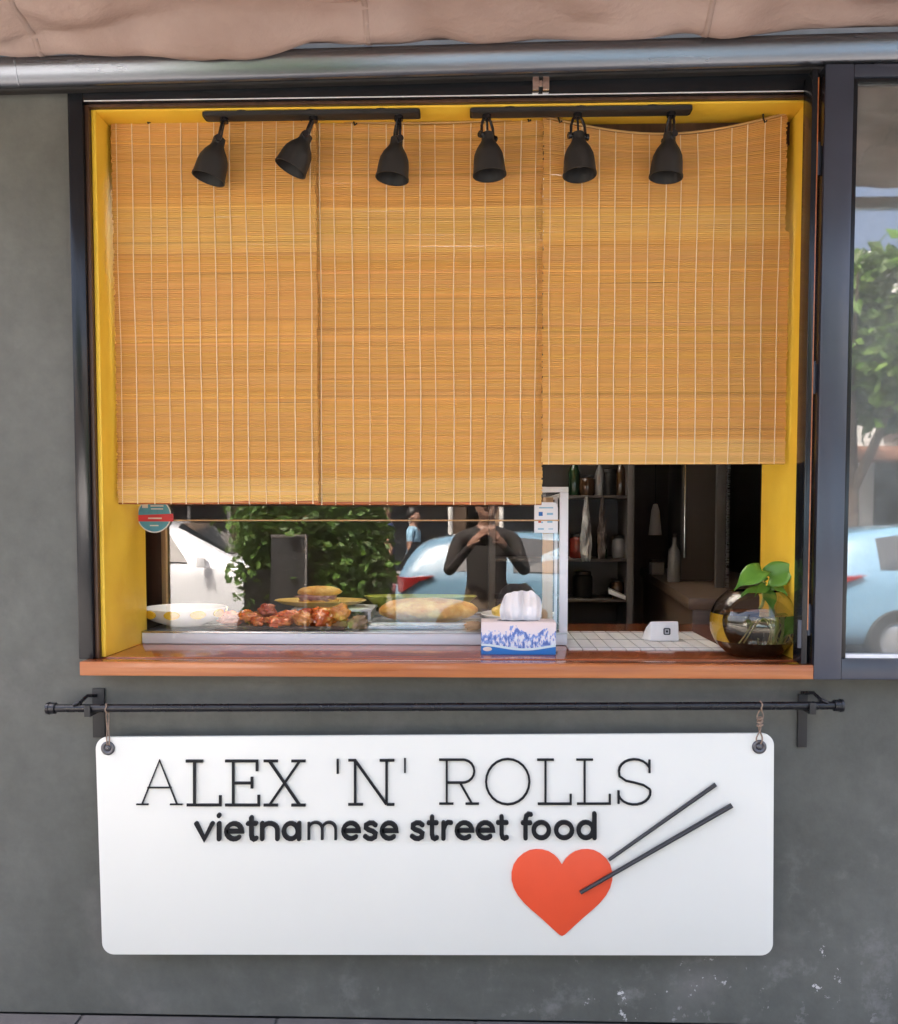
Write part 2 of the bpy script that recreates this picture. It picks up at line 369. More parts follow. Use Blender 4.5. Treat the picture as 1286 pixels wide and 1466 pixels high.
# ------------------------------------------------------------------ shop building
shop = thing('shop_building', (0, 0, 0), 'low grey plastered shop front with a wide serving window and yellow reveal', 'building')
WX0, WX1, WZ1 = -5.0, 5.0, 3.35
m = MB()
zb = CZ - .05
m.box(WX0, OX0 - .004, 0, .22, 0, WZ1); m.box(OX1 + .004, WX1, 0, .22, 0, WZ1)
m.box(OX0 - .004, OX1 + .004, 0, .22, 0, zb); m.box(OX0 - .004, OX1 + .004, 0, .22, OZ1 + .004, WZ1)
m.build('wall', M['wall'], shop, origin=(0, 0, 0))
HX0, HX1, HY0, HY1 = -1.06, .36, .36, 1.45  # opening through roof and ceiling for the added skylight
def holed(x0, x1, y0, y1, z0, z1):
    return MB().box(x0, HX0, y0, y1, z0, z1).box(HX1, x1, y0, y1, z0, z1).box(HX0, HX1, y0, HY0, z0, z1).box(HX0, HX1, HY1, y1, z0, z1)
holed(WX0, WX1, -.01, 4.3, WZ1 + .002, WZ1 + .06).build('roof', M['kwall'], shop)
for s, x in ((-1, OX0), (1, OX1)):
    a, b = (x - .0035, x + .010) if s < 0 else (x - .010, x + .0035)
    box('jamb', M['yellow'], shop, a, b, -.004, REV, CZ + .001, OZ1 + .003, .002)
box('lintel', M['yellow'], shop, OX0 + .0105, OX1 - .0105, -.004, .125, OZ1 - .003, OZ1 + .003, .001)
box('lintel_board', M['brownpost'], shop, OX0 + .0105, OX1 - .0105, .1255, REV, OZ1 - .07, OZ1 + .003, .002)
# kitchen shell
KX0, KX1, KY1, KZ = -2.2, 1.9, 3.3, 2.72
box('kitchen_floor', M['floor'], shop, KX0, KX1, .222, KY1, .001, .02, 0)
box('kitchen_wall', M['kwall'], shop, KX0 - .1, KX1 + .1, KY1, KY1 + .1, .001, KZ + .3, 0)
box('kitchen_wall', M['kwall'], shop, KX0 - .1, KX0, .222, KY1 - .001, .001, KZ + .3, 0)
box('kitchen_wall', M['kdark'], shop, KX1, KX1 + .1, .222, KY1 - .001, .001, KZ + .3, 0)
holed(KX0, KX1, .222, KY1 - .001, KZ, KZ + .1).build('kitchen_ceiling', M['kwall'], shop)
sk = thing('added_skylight', ((HX0 + HX1) / 2, (HY0 + HY1) / 2, KZ), parent=shop)  # unseen skylight, added to light the food in the display case
q = MB(); za_, zb3 = KZ + .001, WZ1 + .10
q.box(HX0 + .001, HX0 + .02, HY0 + .001, HY1 - .001, za_, zb3).box(HX1 - .02, HX1 - .001, HY0 + .001, HY1 - .001, za_, zb3)
q.box(HX0 + .0205, HX1 - .0205, HY0 + .001, HY0 + .02, za_, zb3).box(HX0 + .0205, HX1 - .0205, HY1 - .02, HY1 - .001, za_, zb3)
q.build('shaft', M['white_metal'], sk)
box('pane', M['opal'], sk, HX0 + .002, HX1 - .002, HY0 + .002, HY1 - .002, zb3 + .001, zb3 + .007, 0)

# ------------------------------------------------------------------ dark window frame
fr = thing('window_frame', (OX0, 0, CZ), 'anthracite metal window frame around the serving opening', 'window frame')
fxl = P(97, 135, -.03).x; fxr = P(1172, 105, -.03).x
box('side_post', M['frame'], fr, fxl, OX0 - .016, -.034, -.001, CZ - .002, FZ, .004)
box('side_post', M['frame'], fr, OX1 + .003, fxr + .012, -.034, -.001, CZ - .002, FZ, .004)
box('stop_bead', M['brownpost'], fr, OX0 - .0155, OX0 - .004, -.020, -.001, CZ, OZ1 + .01, .001)
box('head_rail', M['frame'], fr, OX0 - .0155, OX1 + .0025, -.034, -.001, OZ1 + .012, FZ, .004)
box('stop_bead', M['brownpost'], fr, OX0 - .0035, OX1 + .0025, -.020, -.0045, OZ1 + .0035, OZ1 + .0115, .001)
box('head_trim', M['white_metal'], fr, OX0 - .01, OX1, -.0365, -.0342, OZ1 + .0125, OZ1 + .0150, 0)
c = P(773, 122, -.05)
ca = MB()
for dx in (-.021, .008):
    ca.box(c.x + dx, c.x + dx + .018, -.062, -.0345, c.z - .018, c.z + .020)
ca.box(c.x - .003, c.x + .008, -.052, -.0345, c.z - .004, c.z + .016)
ca.build('window_catch', M['chrome'], fr, .002)

# ------------------------------------------------------------------ folded-open glass panel on the right
pn = thing('window_panel', (P(1190, 970, -.06).x, -.06, CZ - .06), 'slate blue framed glass panel folded open against the wall', 'window')
px0 = P(1173, 540, -.085).x; px1 = px0 + .80; pz0 = P(1200, 973, -.085).z; pz1 = P(1200, 92, -.085).z
st = .078
box('stile', M['panelframe'], pn, px0, px0 + st, -.088, -.042, pz0, pz1, .004)
box('stile', M['panelframe'], pn, px1 - st, px1, -.088, -.042, pz0, pz1, .004)
box('rail', M['panelframe'], pn, px0 + st + .0005, px1 - st - .0005, -.086, -.044, pz0, pz0 + .06, .004)
box('rail', M['panelframe'], pn, px0 + st + .0005, px1 - st - .0005, -.086, -.044, pz1 - .035, pz1, .004)
g = .014
for a in ((px0 + st + .0005, px0 + st + g, pz0 + .061, pz1 - .036), (px1 - st - g, px1 - st - .0005, pz0 + .061, pz1 - .036)):
    box('glazing_bead', M['frame'], pn, a[0], a[1], -.080, -.050, a[2], a[3], .002)
box('glazing_bead', M['white_metal'], pn, px0 + st + g, px1 - st - g, -.080, -.050, pz0 + .0605, pz0 + .072, .002)
box('glazing_bead', M['frame'], pn, px0 + st + g, px1 - st - g, -.080, -.050, pz1 - .046, pz1 - .0355, .002)
box('glass_pane', M['glass'], pn, px0 + st + g, px1 - st - g, -.068, -.062, pz0 + .0725, pz1 - .0465, 0)
hx = px0 - .012
for z in (pz0 + .17, (pz0 + pz1) / 2, pz1 - .25):
    h = MB().tube([(hx, -.070, z - .045), (hx, -.070, z + .045)], .008, 12); h.box(hx, px0 + .001, -.064, -.058, z - .04, z + .04)
    h.build('hinge', M['panelframe'], pn, .0, True)
# second, narrow leaf folded edge-on between the frame post and the open panel
lf = thing('window_leaf', (px0 - .035, -.06, pz0), 'narrow dark metal leaf folded edge-on beside the open glass panel', 'window')
box('stile', M['frame'], lf, px0 - .042, px0 - .026, -.105, -.036, CZ + .004, pz1 - .02, .003)
box('edge_strip', M['woodedge'], lf, px0 - .0255, px0 - .021, -.098, -.040, CZ + .10, pz1 - .04, .001)  # orange strip paints the blind's reflection onto the leaf edge
h = MB().tube([(px0 - .046, -.100, CZ + .05), (px0 - .046, -.100, CZ + .13)], .006, 10); h.build('hinge', M['panelframe'], lf, 0, True)

# ------------------------------------------------------------------ wooden counter
sx0 = P(114, 958, -.085).x; sx1 = P(1166, 962, -.085).x; sz0 = P(640, 970, -.085).z
ct = thing('serving_counter', ((sx0 + sx1) / 2, 0, CZ - .05), 'varnished reddish wood counter in the serving window', 'counter')
mm = MB().box(sx0 + .001, sx1 - .001, -.062, -.0005, sz0, CZ - .0025); mm.box(OX0 + .0, OX1 - .0, -.0005, .86, zb + .001, CZ)
box('counter_top', M['wood'], ct, OX0 - .003, OX1 + .003, .0, .92, zb + .001, CZ, .002)
box('front_ledge', M['wood'], ct, sx0 + .001, sx1 - .001, -.0625, -.0005, sz0 + .001, CZ - .0022, .001)
box('front_edge', M['woodedge'], ct, sx0, sx1, -.085, -.063, sz0, CZ - .0015, .003)

# ------------------------------------------------------------------ awning
aw = thing('awning', (0, -.05, 2.7), 'brown canvas awning with aluminium rail above the serving window', 'awning')
zl0 = P(0, 121, -.085).z; zr0 = P(1286, 86, -.085).z; xl0 = P(0, 121, -.085).x; xr0 = P(1286, 86, -.085).x
slope = (zr0 - zl0) / (xr0 - xl0)
def railz(x): return zl0 + slope * (x - xl0)
prof = [(-.030, 0), (-.066, .0), (-.073, .003), (-.079, .012), (-.086, .028), (-.092, .044), (-.096, .060), (-.095, .068), (-.088, .074), (-.030, .074)]
mm = MB(); xs = [-1.9, -1.315, -1.312, 1.9]
vs = []; 
for i, x in enumerate((-1.95, 1.95)):
    for (y, z) in prof: vs.append((x, y, railz(x) + z))
n = len(prof); mm.add(vs, [[k, (k + 1) % n, n + (k + 1) % n, n + k] for k in range(n)] + [list(range(n))[::-1], list(range(n, 2 * n))])
mm.build('front_rail', M['railmetal'], aw, 0, True)
mm = MB(); vs = []
for x in (P(20, 105, -.1).x - .002, P(20, 105, -.1).x + .002):
    for (y, z) in prof: vs.append((x, y * 1.012 - .0006, railz(x) - .0008 + z * 1.022))
mm.add(vs, [[k, (k + 1) % n, n + (k + 1) % n, n + k] for k in range(n)] + [list(range(n))[::-1], list(range(n, 2 * n))]); mm.build('joint_collar', M['railmetal'], aw)
mm = MB()
for (y0, y1, dz) in ((-.060, -.0365, -.007),):
    mm.hexa([(x, y, railz(x) + dz + k) for k in (0, .0065) for (x, y) in ((-1.95, y0), (1.95, y0), (1.95, y1), (-1.95, y1))])
mm.build('soffit_board', M['blackmatt'], aw)
# canvas: a sagging sheet with creases, seen from below
NX, NY = 170, 80; vs = []; fs = []
def canvas_z(x, t):
    y = -.028 - 1.4 * t
    sc_ = .020 * noise.noise((x * 1.6, 3.3, 0)) + .026 * abs(noise.noise((x * 1.1 + 9, 1.7, 0))) - .012 * abs(noise.noise((x * 3.1, 7, 0)))
    droop = math.exp(-((t - .063) / .049) ** 2); k = min(1, t * 12)
    z = railz(x) + .135 - .02 * t * t - droop * (.070 + sc_) - .025 * math.exp(-((t - .20) / .10) ** 2)
    w1 = noise.noise((x * 1.7 + y * 3.0, y * 6 - x * 1.2, 5)); w2 = noise.noise((x * 4.2 - y * 5, y * 11 + x * 2, 2)); w3 = noise.noise((x * 2.4 + y * 9, y * 4 - x * 3, 11))
    return y, z + k * (.046 * (1 - 2.4 * abs(w1)) - .018 + .006 * (1 - 2.2 * abs(w2)) + .016 * (1 - 2.5 * abs(w3)))
for i in range(NX + 1):
    x = -1.95 + 3.9 * i / NX
    for j in range(NY + 1): y, z = canvas_z(x, j / NY); vs.append((x, y, z))
for sx_ in (-1.22, -.30, .62, 1.5):
    q = MB(); v2 = []
    for j in range(81):
        for dx in (-.008, .008): y, z = canvas_z(sx_ + dx, .02 + .97 * j / 80); v2 += [(sx_ + dx, y, z - .0055), (sx_ + dx, y, z - .002)]
    q.add(v2, [f_ for j in range(80) for f_ in ((j * 4, j * 4 + 4, j * 4 + 6, j * 4 + 2), (j * 4, j * 4 + 1, j * 4 + 5, j * 4 + 4), (j * 4 + 2, j * 4 + 6, j * 4 + 7, j * 4 + 3))])
    q.build('seam', M['canvas'], aw, 0, 'all')
for i in range(NX):
    for j in range(NY):
        a = i * (NY + 1) + j; fs.append((a, a + 1, a + NY + 2, a + NY + 1))
fab = MB().add(vs, fs).build('canvas', M['canvas'], aw, 0, 'all')
sd = fab.modifiers.new('thick', 'SOLIDIFY'); sd.thickness = .003
zz = railz(-1.95) + .08
box('outer_bar', M['alu'], aw, -1.95, 1.95, -1.47, -1.43, railz(0) + .075, railz(0) + .125, .006)
for x in (-1.9, 1.9): MB().tube([(x, -.06, railz(x) + .05), (x, -1.45, railz(0) + .10)], .014, 8).build('arm', M['alu'], aw, 0, True)

# ------------------------------------------------------------------ track lights
def lamp_rail(pxa, pxb, pya, pyb, lamps, label):
    Y = .016
    a = P(pxa, pya, Y); b = P(pxb, pya, Y); z1 = OZ1 - .0035; z0 = P((pxa + pxb) / 2, pyb, Y).z
    rt = thing('track_light', ((a.x + b.x) / 2, Y, z0), label, 'track light', 'track lights under the lintel')
    rl = MB().box(a.x, b.x, Y - .024, Y + .024, z0, z1 - .003).build('rail', M['blackmatt'], rt, .011, seg=3)
    for t in (.18, .5, .82): MB().tube([(a.x + (b.x - a.x) * t, Y, z1 - .0025), (a.x + (b.x - a.x) * t, Y, z1)], .022, 12).build('mount', M['blackmatt'], rt, 0, True)
    for (tx, ty, bx, by, fwd) in lamps:
        piv = P(tx, ty, Y); mth = P(bx, by, Y); d = (mth - piv); L = d.length; d = (d + Vector((0, -fwd, 0))).normalized()
        q = d.to_track_quat('Z', 'Y').to_matrix().to_4x4()
        lp = thing('lamp', (piv.x, Y, piv.z), parent=rt)
        # yoke from the rail to the neck
        top = Vector((piv.x, Y, z0)); yk = MB()
        yk.tube([top + Vector((0, 0, .002)), top - Vector((0, 0, .012))], .013, 12)
        side = (q @ Vector((1, 0, 0))); side = Vector((1, 0, 0)) if abs(side.x) < .1 else (side if side.x > 0 else -side); side = (side - d * side.dot(d)).normalized()
        neck = piv + d * .052 * (L / .155)
        for s in (-1, 1):
            yk.tube([top - Vector((0, 0, .008)) + side * s * .006, top * .75 + neck * .25 + side * s * .014, top * .45 + neck * .55 + side * s * .021, neck + side * s * .0225, neck + d * .008 + side * s * .016], .0042, 8)
        yk.tube([top - Vector((0, 0, .008)), top * .55 + neck * .45, neck], .0034, 8)
        yk.tube([neck - side * .026, neck + side * .026], .0055, 10)
        for s in (-1, 1): yk.tube([neck + side * s * .024, neck + side * s * .031], .0095, 10)
        yk.build('yoke', M['black'], lp, 0, True)
        T = Matrix.Translation(piv) @ q; k = L / .155
        pr = [(.010, .040), (.0175, .044), (.0185, .062), (.0225, .070), (.034, .086), (.0415, .102), (.0445, .118), (.047, .148), (.049, .153), (.049, .157)]
        sh = MB().lathe([(r_, h * k) for r_, h in pr], T, 28, cap0=True)
        sh.lathe([(r_ - .003, h * k) for r_, h in pr[4:]] , T, 28, cap0=True)
        sh.lathe([(.049, .157 * k), (.046, .157 * k)], T, 28)
        so_ = sh.build('shade', M['blackmatt'], lp, 0, True)
        MB().lathe([(.0005, .128 * k), (.022, .127 * k), (.026, .118 * k), (.014, .085 * k)], T, 18).build('bulb', M['lampin'], lp, 0, True)
    return rt
lamp_rail(292, 602, 152, 168, [(321, 176, 300, 257, .01), (449, 175, 417, 243, .01), (571, 176, 562, 257, .01)], 'black rail of three spot lamps, two of them swung sideways')
lamp_rail(673, 990, 148, 163, [(697, 168, 701, 252, .01), (827, 168, 829, 254, .02), (961, 168, 953, 254, .005)], 'black rail of three spot lamps all pointing straight down')

# ------------------------------------------------------------------ bamboo blinds
BY = .080
def blind(xa, xb, za, zb_, sag, nthread, label, Y, seed, band, widen=0.):
    rnd = random.Random(seed); W = xb - xa
    root = thing('bamboo_blind', ((xa + xb) / 2, Y, zb_), label, 'blind', 'bamboo blinds hanging in the serving window')
    pitch = .0056; n = int((za - zb_) / pitch); m_ = MB(); SEG = 14; rows = []
    def zoff(x, t):                                       # sag of the upper edge dying out downwards, small waves everywhere
        u = (x - xa) / W
        return -sag * math.sin(math.pi * min(1, max(0, u))) * max(0, 1 - t / .30) ** 1.5
    tone_base = []
    for k in range(n):
        z = za - (k + .5) * pitch; t = (za - z) / (za - zb_); h = pitch * rnd.uniform(1.10, 1.24); th = rnd.uniform(.0018, .0030)
        v = rnd.uniform(.94, 1.05) * (1.09 if rnd.random() < .05 else 1) * (.84 if rnd.random() < .03 else 1) * (1 + .05 * noise.noise((k * .13, seed * 3.7, 0)))
        if k % 34 == 11: v *= 1.18
        base = Vector((.80, .42, .115)) if t < band[0] else Vector((.81, .432, .122))  # upper slats slightly darker: awning shade put into their colour
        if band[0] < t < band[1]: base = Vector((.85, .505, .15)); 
        if t > .93: base = Vector((.90, .56, .185))  # foot slats paler: stronger light low down put into their colour
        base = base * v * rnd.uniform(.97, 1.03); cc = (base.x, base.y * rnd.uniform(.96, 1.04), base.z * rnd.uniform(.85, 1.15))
        l0 = xa + rnd.uniform(-.003, .002) ; r0 = xb + rnd.uniform(-.002, .003) + (widen if t > .33 else 0)
        w1, w2, ph = rnd.uniform(-.0007, .0007), rnd.uniform(-.0007, .0007), rnd.uniform(0, 6)
        vs = []; fs = []
        for i in range(SEG + 1):
            x = l0 + (r0 - l0) * i / SEG; zc = z + zoff(x, t) + w1 * math.sin(3 * x + ph) + w2 * math.sin(9 * x + ph)
            yc = Y + .006 * noise.noise((x * 2.2, z * 2.2, seed)) + .0025 * noise.noise((x * 9, z * 7, seed))
            vs += [(x, yc - th, zc), (x, yc - th * .2, zc + h / 2), (x, yc + th * .6, zc), (x, yc - th * .2, zc - h / 2)]
        for i in range(SEG):
            a = i * 4; b = a + 4
            for q in range(4): fs.append((a + q, a + (q + 1) % 4, b + (q + 1) % 4, b + q))
        fs += [(3, 2, 1, 0), (SEG * 4, SEG * 4 + 1, SEG * 4 + 2, SEG * 4 + 3)]
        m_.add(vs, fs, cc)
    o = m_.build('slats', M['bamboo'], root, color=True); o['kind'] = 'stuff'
    for i in range(nthread):
        u = (i + .35) / (nthread - .3); x = xa + W * u + rnd.uniform(-.004, .004); pts = []
        for j in range(24):
            t = j / 23; z = za - (za - zb_) * t
            xx = x + .004 * noise.noise((z * 3, x * 5, seed)) ; yy = Y + .006 * noise.noise((xx * 2.2, z * 2.2, seed)) + .0025 * noise.noise((xx * 9, z * 7, seed)) - .0034
            pts.append((xx, yy, z + zoff(x, t)))
        MB().tube(pts, rnd.uniform(.0012, .0019), 5).build('warp_thread', M['thread'], root, 0, True)
    # doubled hem at the foot
    hm = MB().tube([(xa, Y + .004, zb_ + .006), (xb + widen, Y + .004, zb_ + .006)], .006, 8); hm.build('bottom_batten', M['woodedge'], root, 0, True)
    cdp = [(xa + W * i / 20, Y - .004, za + zoff(xa + W * i / 20, 0) + .004) for i in range(21)]
    MB().tube(cdp, .0032, 6).build('top_cord', M['cord'], root, 0, True)
    for u in (.18, .93) if seed != 3 else (.06, .90):
        x = xa + W * u; z = za + zoff(x, 0)
        MB().tube([(x, Y - .006, OZ1 - .10 + .0 if False else z + .05), (x, Y - .008, z + .006), (x + .004, Y - .012, z - .008), (x + .010, Y - .008, z - .002)], .0028, 6).build('hook', M['black'], root, 0, True)
    return root
zt = P(300, 172, BY).z
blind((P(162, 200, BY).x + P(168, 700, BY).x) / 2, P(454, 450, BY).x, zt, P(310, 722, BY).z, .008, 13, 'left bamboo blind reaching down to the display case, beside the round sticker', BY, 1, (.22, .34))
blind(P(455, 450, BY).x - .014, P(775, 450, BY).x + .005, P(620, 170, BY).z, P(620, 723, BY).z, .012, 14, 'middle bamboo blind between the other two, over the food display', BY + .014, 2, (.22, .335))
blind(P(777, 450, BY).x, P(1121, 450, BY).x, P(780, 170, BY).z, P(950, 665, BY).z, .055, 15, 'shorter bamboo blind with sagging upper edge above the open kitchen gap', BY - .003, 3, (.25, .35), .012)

# ------------------------------------------------------------------ display case
CY = .285
dx0 = P(237, 820, CY).x; dx1 = P(813, 820, CY).x; dzt = P(800, 705, CY).z; dzb = P(500, 905, CY).z
dc = thing('display_case', ((dx0 + dx1) / 2, CY + .3, CZ), 'glass fronted food display case with white metal edge on the counter', 'display case')
DB = CY + .60
box('base', M['white_metal'], dc, OX0 + .012, dx1, CY, DB, CZ + .0012, dzb - .004, .003)
box('base_lip', M['steel'], dc, OX0 + .012, dx1, CY - .004, CY + .02, dzb - .0038, dzb + .001, .001)
pw = P(813, 800, CY).x - P(801, 800, CY).x
box('corner_post', M['white_metal'], dc, dx1 - pw, dx1, CY - .006, CY + .016, dzb + .0015, dzt, .002)
box('corner_post', M['white_metal'], dc, dx1 - pw, dx1, DB - .02, DB, dzb + .0015, dzt, .002)
PB = CY + .40
box('corner_post', M['brownpost'], dc, P(203, 800, PB).x, P(231, 800, PB).x, PB, PB + .03, dzb + .0015, dzt, .002)
box('edge_strip', M['palewood'], dc, P(231.5, 800, PB).x, P(238, 800, PB).x, PB - .002, PB + .02, dzb + .0015, dzt, .001)
box('top_rail', M['white_metal'], dc, P(207, 800, CY).x, dx1, CY - .006, CY + .016, dzt + .0005, dzt + .018, .002)
box('top_panel', M['sideglass'], dc, dx0, dx1 - .004, CY + .0165, DB - .021, dzt + .004, dzt + .010, 0)
box('side_rail', M['white_metal'], dc, dx1 - pw * .8, dx1 - .001, CY + .0165, DB - .0205, dzt - .012, dzt, .002)
box('inner_post', M['palewood'], dc, P(778, 800, CY).x, P(793, 800, CY).x, CY + .03, CY + .05, dzb + .0015, dzt - .015, .002)
box('inner_post', M['white_metal'], dc, P(795, 800, CY).x, P(799, 800, CY).x, CY + .02, CY + .04, dzb + .0015, dzt - .015, .001)
box('side_pane', M['sideglass'], dc, dx1 - .008, dx1 - .004, CY + .0165, DB - .0205, dzb + .0015, dzt - .013, 0)
gp = box('front_pane', M['caseglass'], dc, dx0 - .0005, dx1 - pw - .0005, CY + .002, CY + .007, dzb + .0015, dzt - .001, 0)
zl = P(500, 745, CY).z
box('pane_edge', M['palewood'], dc, P(200, 745, CY).x + .012, dx1 - pw - .001, CY - .002, CY + .0015, zl - .0022, zl + .0022, 0)
TZ = dzb + .0015                                           # display floor
box('display_floor', M['steel'], dc, OX0 + .013, dx1 - .009, CY + .021, DB - .001, dzb - .0035, TZ - .001, 0)
# stickers on the glass
def round_sticker():
    c = P(221, 738, CY - .006); r = .5 * (P(246, 740, CY).x - P(197, 740, CY).x); y = CY - .0065
    rt = thing('sticker', (c.x, y, c.z - r), 'round blue sticker with a red band on the display glass', 'sticker')
    def disc(rr, y0, y1, lo=-2, hi=2, m_=None, nm=''):
        pts = [(c.x + rr * math.cos(a * math.pi / 24), c.z + rr * math.sin(a * math.pi / 24)) for a in range(48)]
        pts = [(x, min(max(z, c.z + lo * rr), c.z + hi * rr)) for x, z in pts]
        q = []
        for p_ in pts:
            if not q or (abs(p_[0] - q[-1][0]) + abs(p_[1] - q[-1][1])) > 1e-5: q.append(p_)
        MB().prism(q, y0, y1).build(nm, m_, rt)
    st_w = mat('sticker white', (.8, .82, .82), .4); st_b = mat('sticker blue', (.10, .40, .58), .4, var=.1, scale=60); st_r = mat('sticker red', (.72, .06, .09), .4)
    disc(r, y + .0005, y, nm='backing', m_=st_w); disc(r * .93, y - .0001, y - .0005, nm='blue_field', m_=st_b)
    bm_ = MB(); pts = [(c.x - r * 1.0, c.z + r * .02), (c.x + r * 1.12, c.z + r * .10), (c.x + r * 1.12, c.z - r * .34), (c.x - r * .92, c.z - r * .34)]
    bm_.prism(pts, y - .0006, y - .0010); bm_.build('red_band', st_r, rt)
    for (u, v, w_, h_) in ((-.52, .55, .34, .24), (.18, .55, .75, .07), (.18, .38, .7, .06), (.05, -.16, .8, .08), (.0, -.58, .5, .07)):
        MB().box(c.x + (u - w_ / 2) * r, c.x + (u + w_ / 2) * r, y - .0011, y - .0014, c.z + (v - h_ / 2) * r, c.z + (v + h_ / 2) * r).build('print', st_w, rt)
round_sticker()
def card_sticker():
    y = CY - .0015; a = P(765, 763, y); b = P(799, 719, y); w_ = b.x - a.x; h_ = b.z - a.z
    rt = thing('sticker', ((a.x + b.x) / 2, y, a.z), 'white card with blue and red marks stuck inside the case corner', 'sticker')
    pts = [(a.x, a.z), (b.x, a.z)] + [(b.x - .015 + .015 * math.cos(t), b.z - .02 + .02 * math.sin(t)) for t in (0, .4, .8, 1.2, 1.57)] + [(a.x, b.z)]
    MB().prism(pts, y + .0006, y).build('card', mat('card white', (.82, .84, .86), .4), rt)
    blue = mat('card blue', (.02, .16, .5), .4); pale = mat('card pale blue', (.25, .50, .66), .4); redm = mat('card red', (.62, .10, .05), .4)
    for (u, v, ww, hh, mm_) in ((.27, .62, .17, .13, blue), (.66, .62, .26, .07, pale), (.23, .36, .12, .06, redm), (.33, .345, .08, .05, pale), (.66, .36, .22, .06, pale), (.5, .82, .6, .04, pale), (.28, .13, .25, .05, pale), (.7, .13, .2, .03, pale)):
        MB().box(a.x + (u - ww / 2) * w_, a.x + (u + ww / 2) * w_, y - .0002, y - .0006, a.z + (v - hh / 2) * h_, a.z + (v + hh / 2) * h_).build('print', mm_, rt)
card_sticker()

# ------------------------------------------------------------------ food in the case
def lump(name, m_, loc, r3, seed, label, cat, group=None, rot=0, amp=.22, sub=3, freq=1.7, parent=None):
    bm = bmesh.new(); bmesh.ops.create_icosphere(bm, subdivisions=sub, radius=1); me = bpy.data.meshes.new(name)
    for v in bm.verts:
        k = 1 + amp * noise.noise(v.co * freq + Vector((seed * 7.1, 0, 0))) + amp * .4 * noise.noise(v.co * freq * 3 + Vector((seed, 3, 0)))
        v.co = Vector((v.co.x * r3[0] * k, v.co.y * r3[1] * k, v.co.z * r3[2] * k))
    zmin = min(v.co.z for v in bm.verts)
    for v in bm.verts:
        v.co.z -= zmin
        if v.co.z < r3[2] * .25: v.co.z *= .3
    bm.to_mesh(me); bm.free(); me.shade_smooth(); me.materials.append(m_)
    o = bpy.data.objects.new(name, me); link(o, parent, loc); o.rotation_euler.z = rot; return tag(o, label, cat, group)
def dish(name, c, prof, m_, n=40, sx=1., sy=1.):
    T = Matrix.Translation(c) @ Matrix.Diagonal((sx, sy, 1, 1)); return MB().lathe(prof, T, n, cap0=True)
# bowl with yellow spots
bp_ = P(266, 900, .46); bc = Vector((bp_.x, .455, TZ)); br = .5 * (P(325, 885, .455).x - P(209, 885, .455).x); bh = .062
rt = thing('serving_bowl', bc, 'shallow cream bowl painted with yellow spots, beside the yellow jamb', 'bowl')
pr = [(br * .46, 0), (br * .50, .006), (br * .80, .022), (br * .96, .048), (br, bh), (br * .985, bh + .002), (br * .95, bh - .003), (br * .90, .044), (br * .72, .024), (br * .3, .014), (.001, .013)]
dish('bowl_body', bc, pr, None).build('bowl_body', M['porcelain'], rt, 0, True)
for k in range(9):
    a = -math.pi / 2 + (k - 4) * .62; rad = br * .975
    n_ = Vector((math.cos(a), math.sin(a), .0)); cpos = bc + n_ * (rad - .001) + Vector((0, 0, .047)); q = MB()
    tx = Vector((-math.sin(a), math.cos(a), 0)); up = Vector((n_.x * .25, n_.y * .25, 1)).normalized(); out = tx.cross(up)
    if out.dot(n_) < 0: out = -out
    vs = [cpos + tx * .027 * math.cos(t * math.pi / 8) + up * .0145 * math.sin(t * math.pi / 8) + n_ * (.004 - .010 * math.cos(t * math.pi / 8) ** 2 * .25) for t in range(16)]
    q.add([v + out * .0015 for v in vs] + [v - out * .004 for v in vs], [list(range(16)), list(range(31, 15, -1))] + [[i, (i + 1) % 16, 16 + (i + 1) % 16, 16 + i] for i in range(16)]); q.build('painted_spot', M['yglaze'], rt)
# food tray with meat
tr = thing('food_tray', (P(415, 900, .45).x, .45, TZ), 'low dark tray under the red roast meat', 'tray')
ta, tb = P(322, 898, .45).x, P(500, 898, .45).x
box('tray_floor', M['paperbrown'], tr, ta, tb, .33, .58, TZ + .0002, TZ + .006, .002)
for a in ((ta, tb, .325, .3295), (ta, tb, .5805, .585)): box('tray_rim', M['brownpost'], tr, *a, TZ + .0002, TZ + .012, .001)
rnd = random.Random(21)
lab_m = {0: 'dark end piece of roast meat on the low tray', 1: 'glossy red piece of roast meat lying on the low tray', 2: 'orange red roast piece lying across the others on the low tray'}
for i in range(19):
    px = 334 + (i % 10) * 17 + rnd.uniform(-5, 5); row = i // 10; y = .365 + row * .10 + rnd.uniform(-.02, .03); p = P(px, 895, y); mi = 0 if i in (0, 13) else (1 if i % 3 else 2)
    up = .018 if i % 4 == 1 else 0
    lump('roast_meat', (M['meatdark'], M['meat'], M['meatlight'])[mi], (p.x, y, TZ + .0062 + up), (rnd.uniform(.030, .046), rnd.uniform(.020, .030), rnd.uniform(.014, .026)), i + 1, lab_m[mi], 'meat', 'pieces of roast meat on the tray', rnd.uniform(-1.2, 1.2), .42, 4, 1.9)
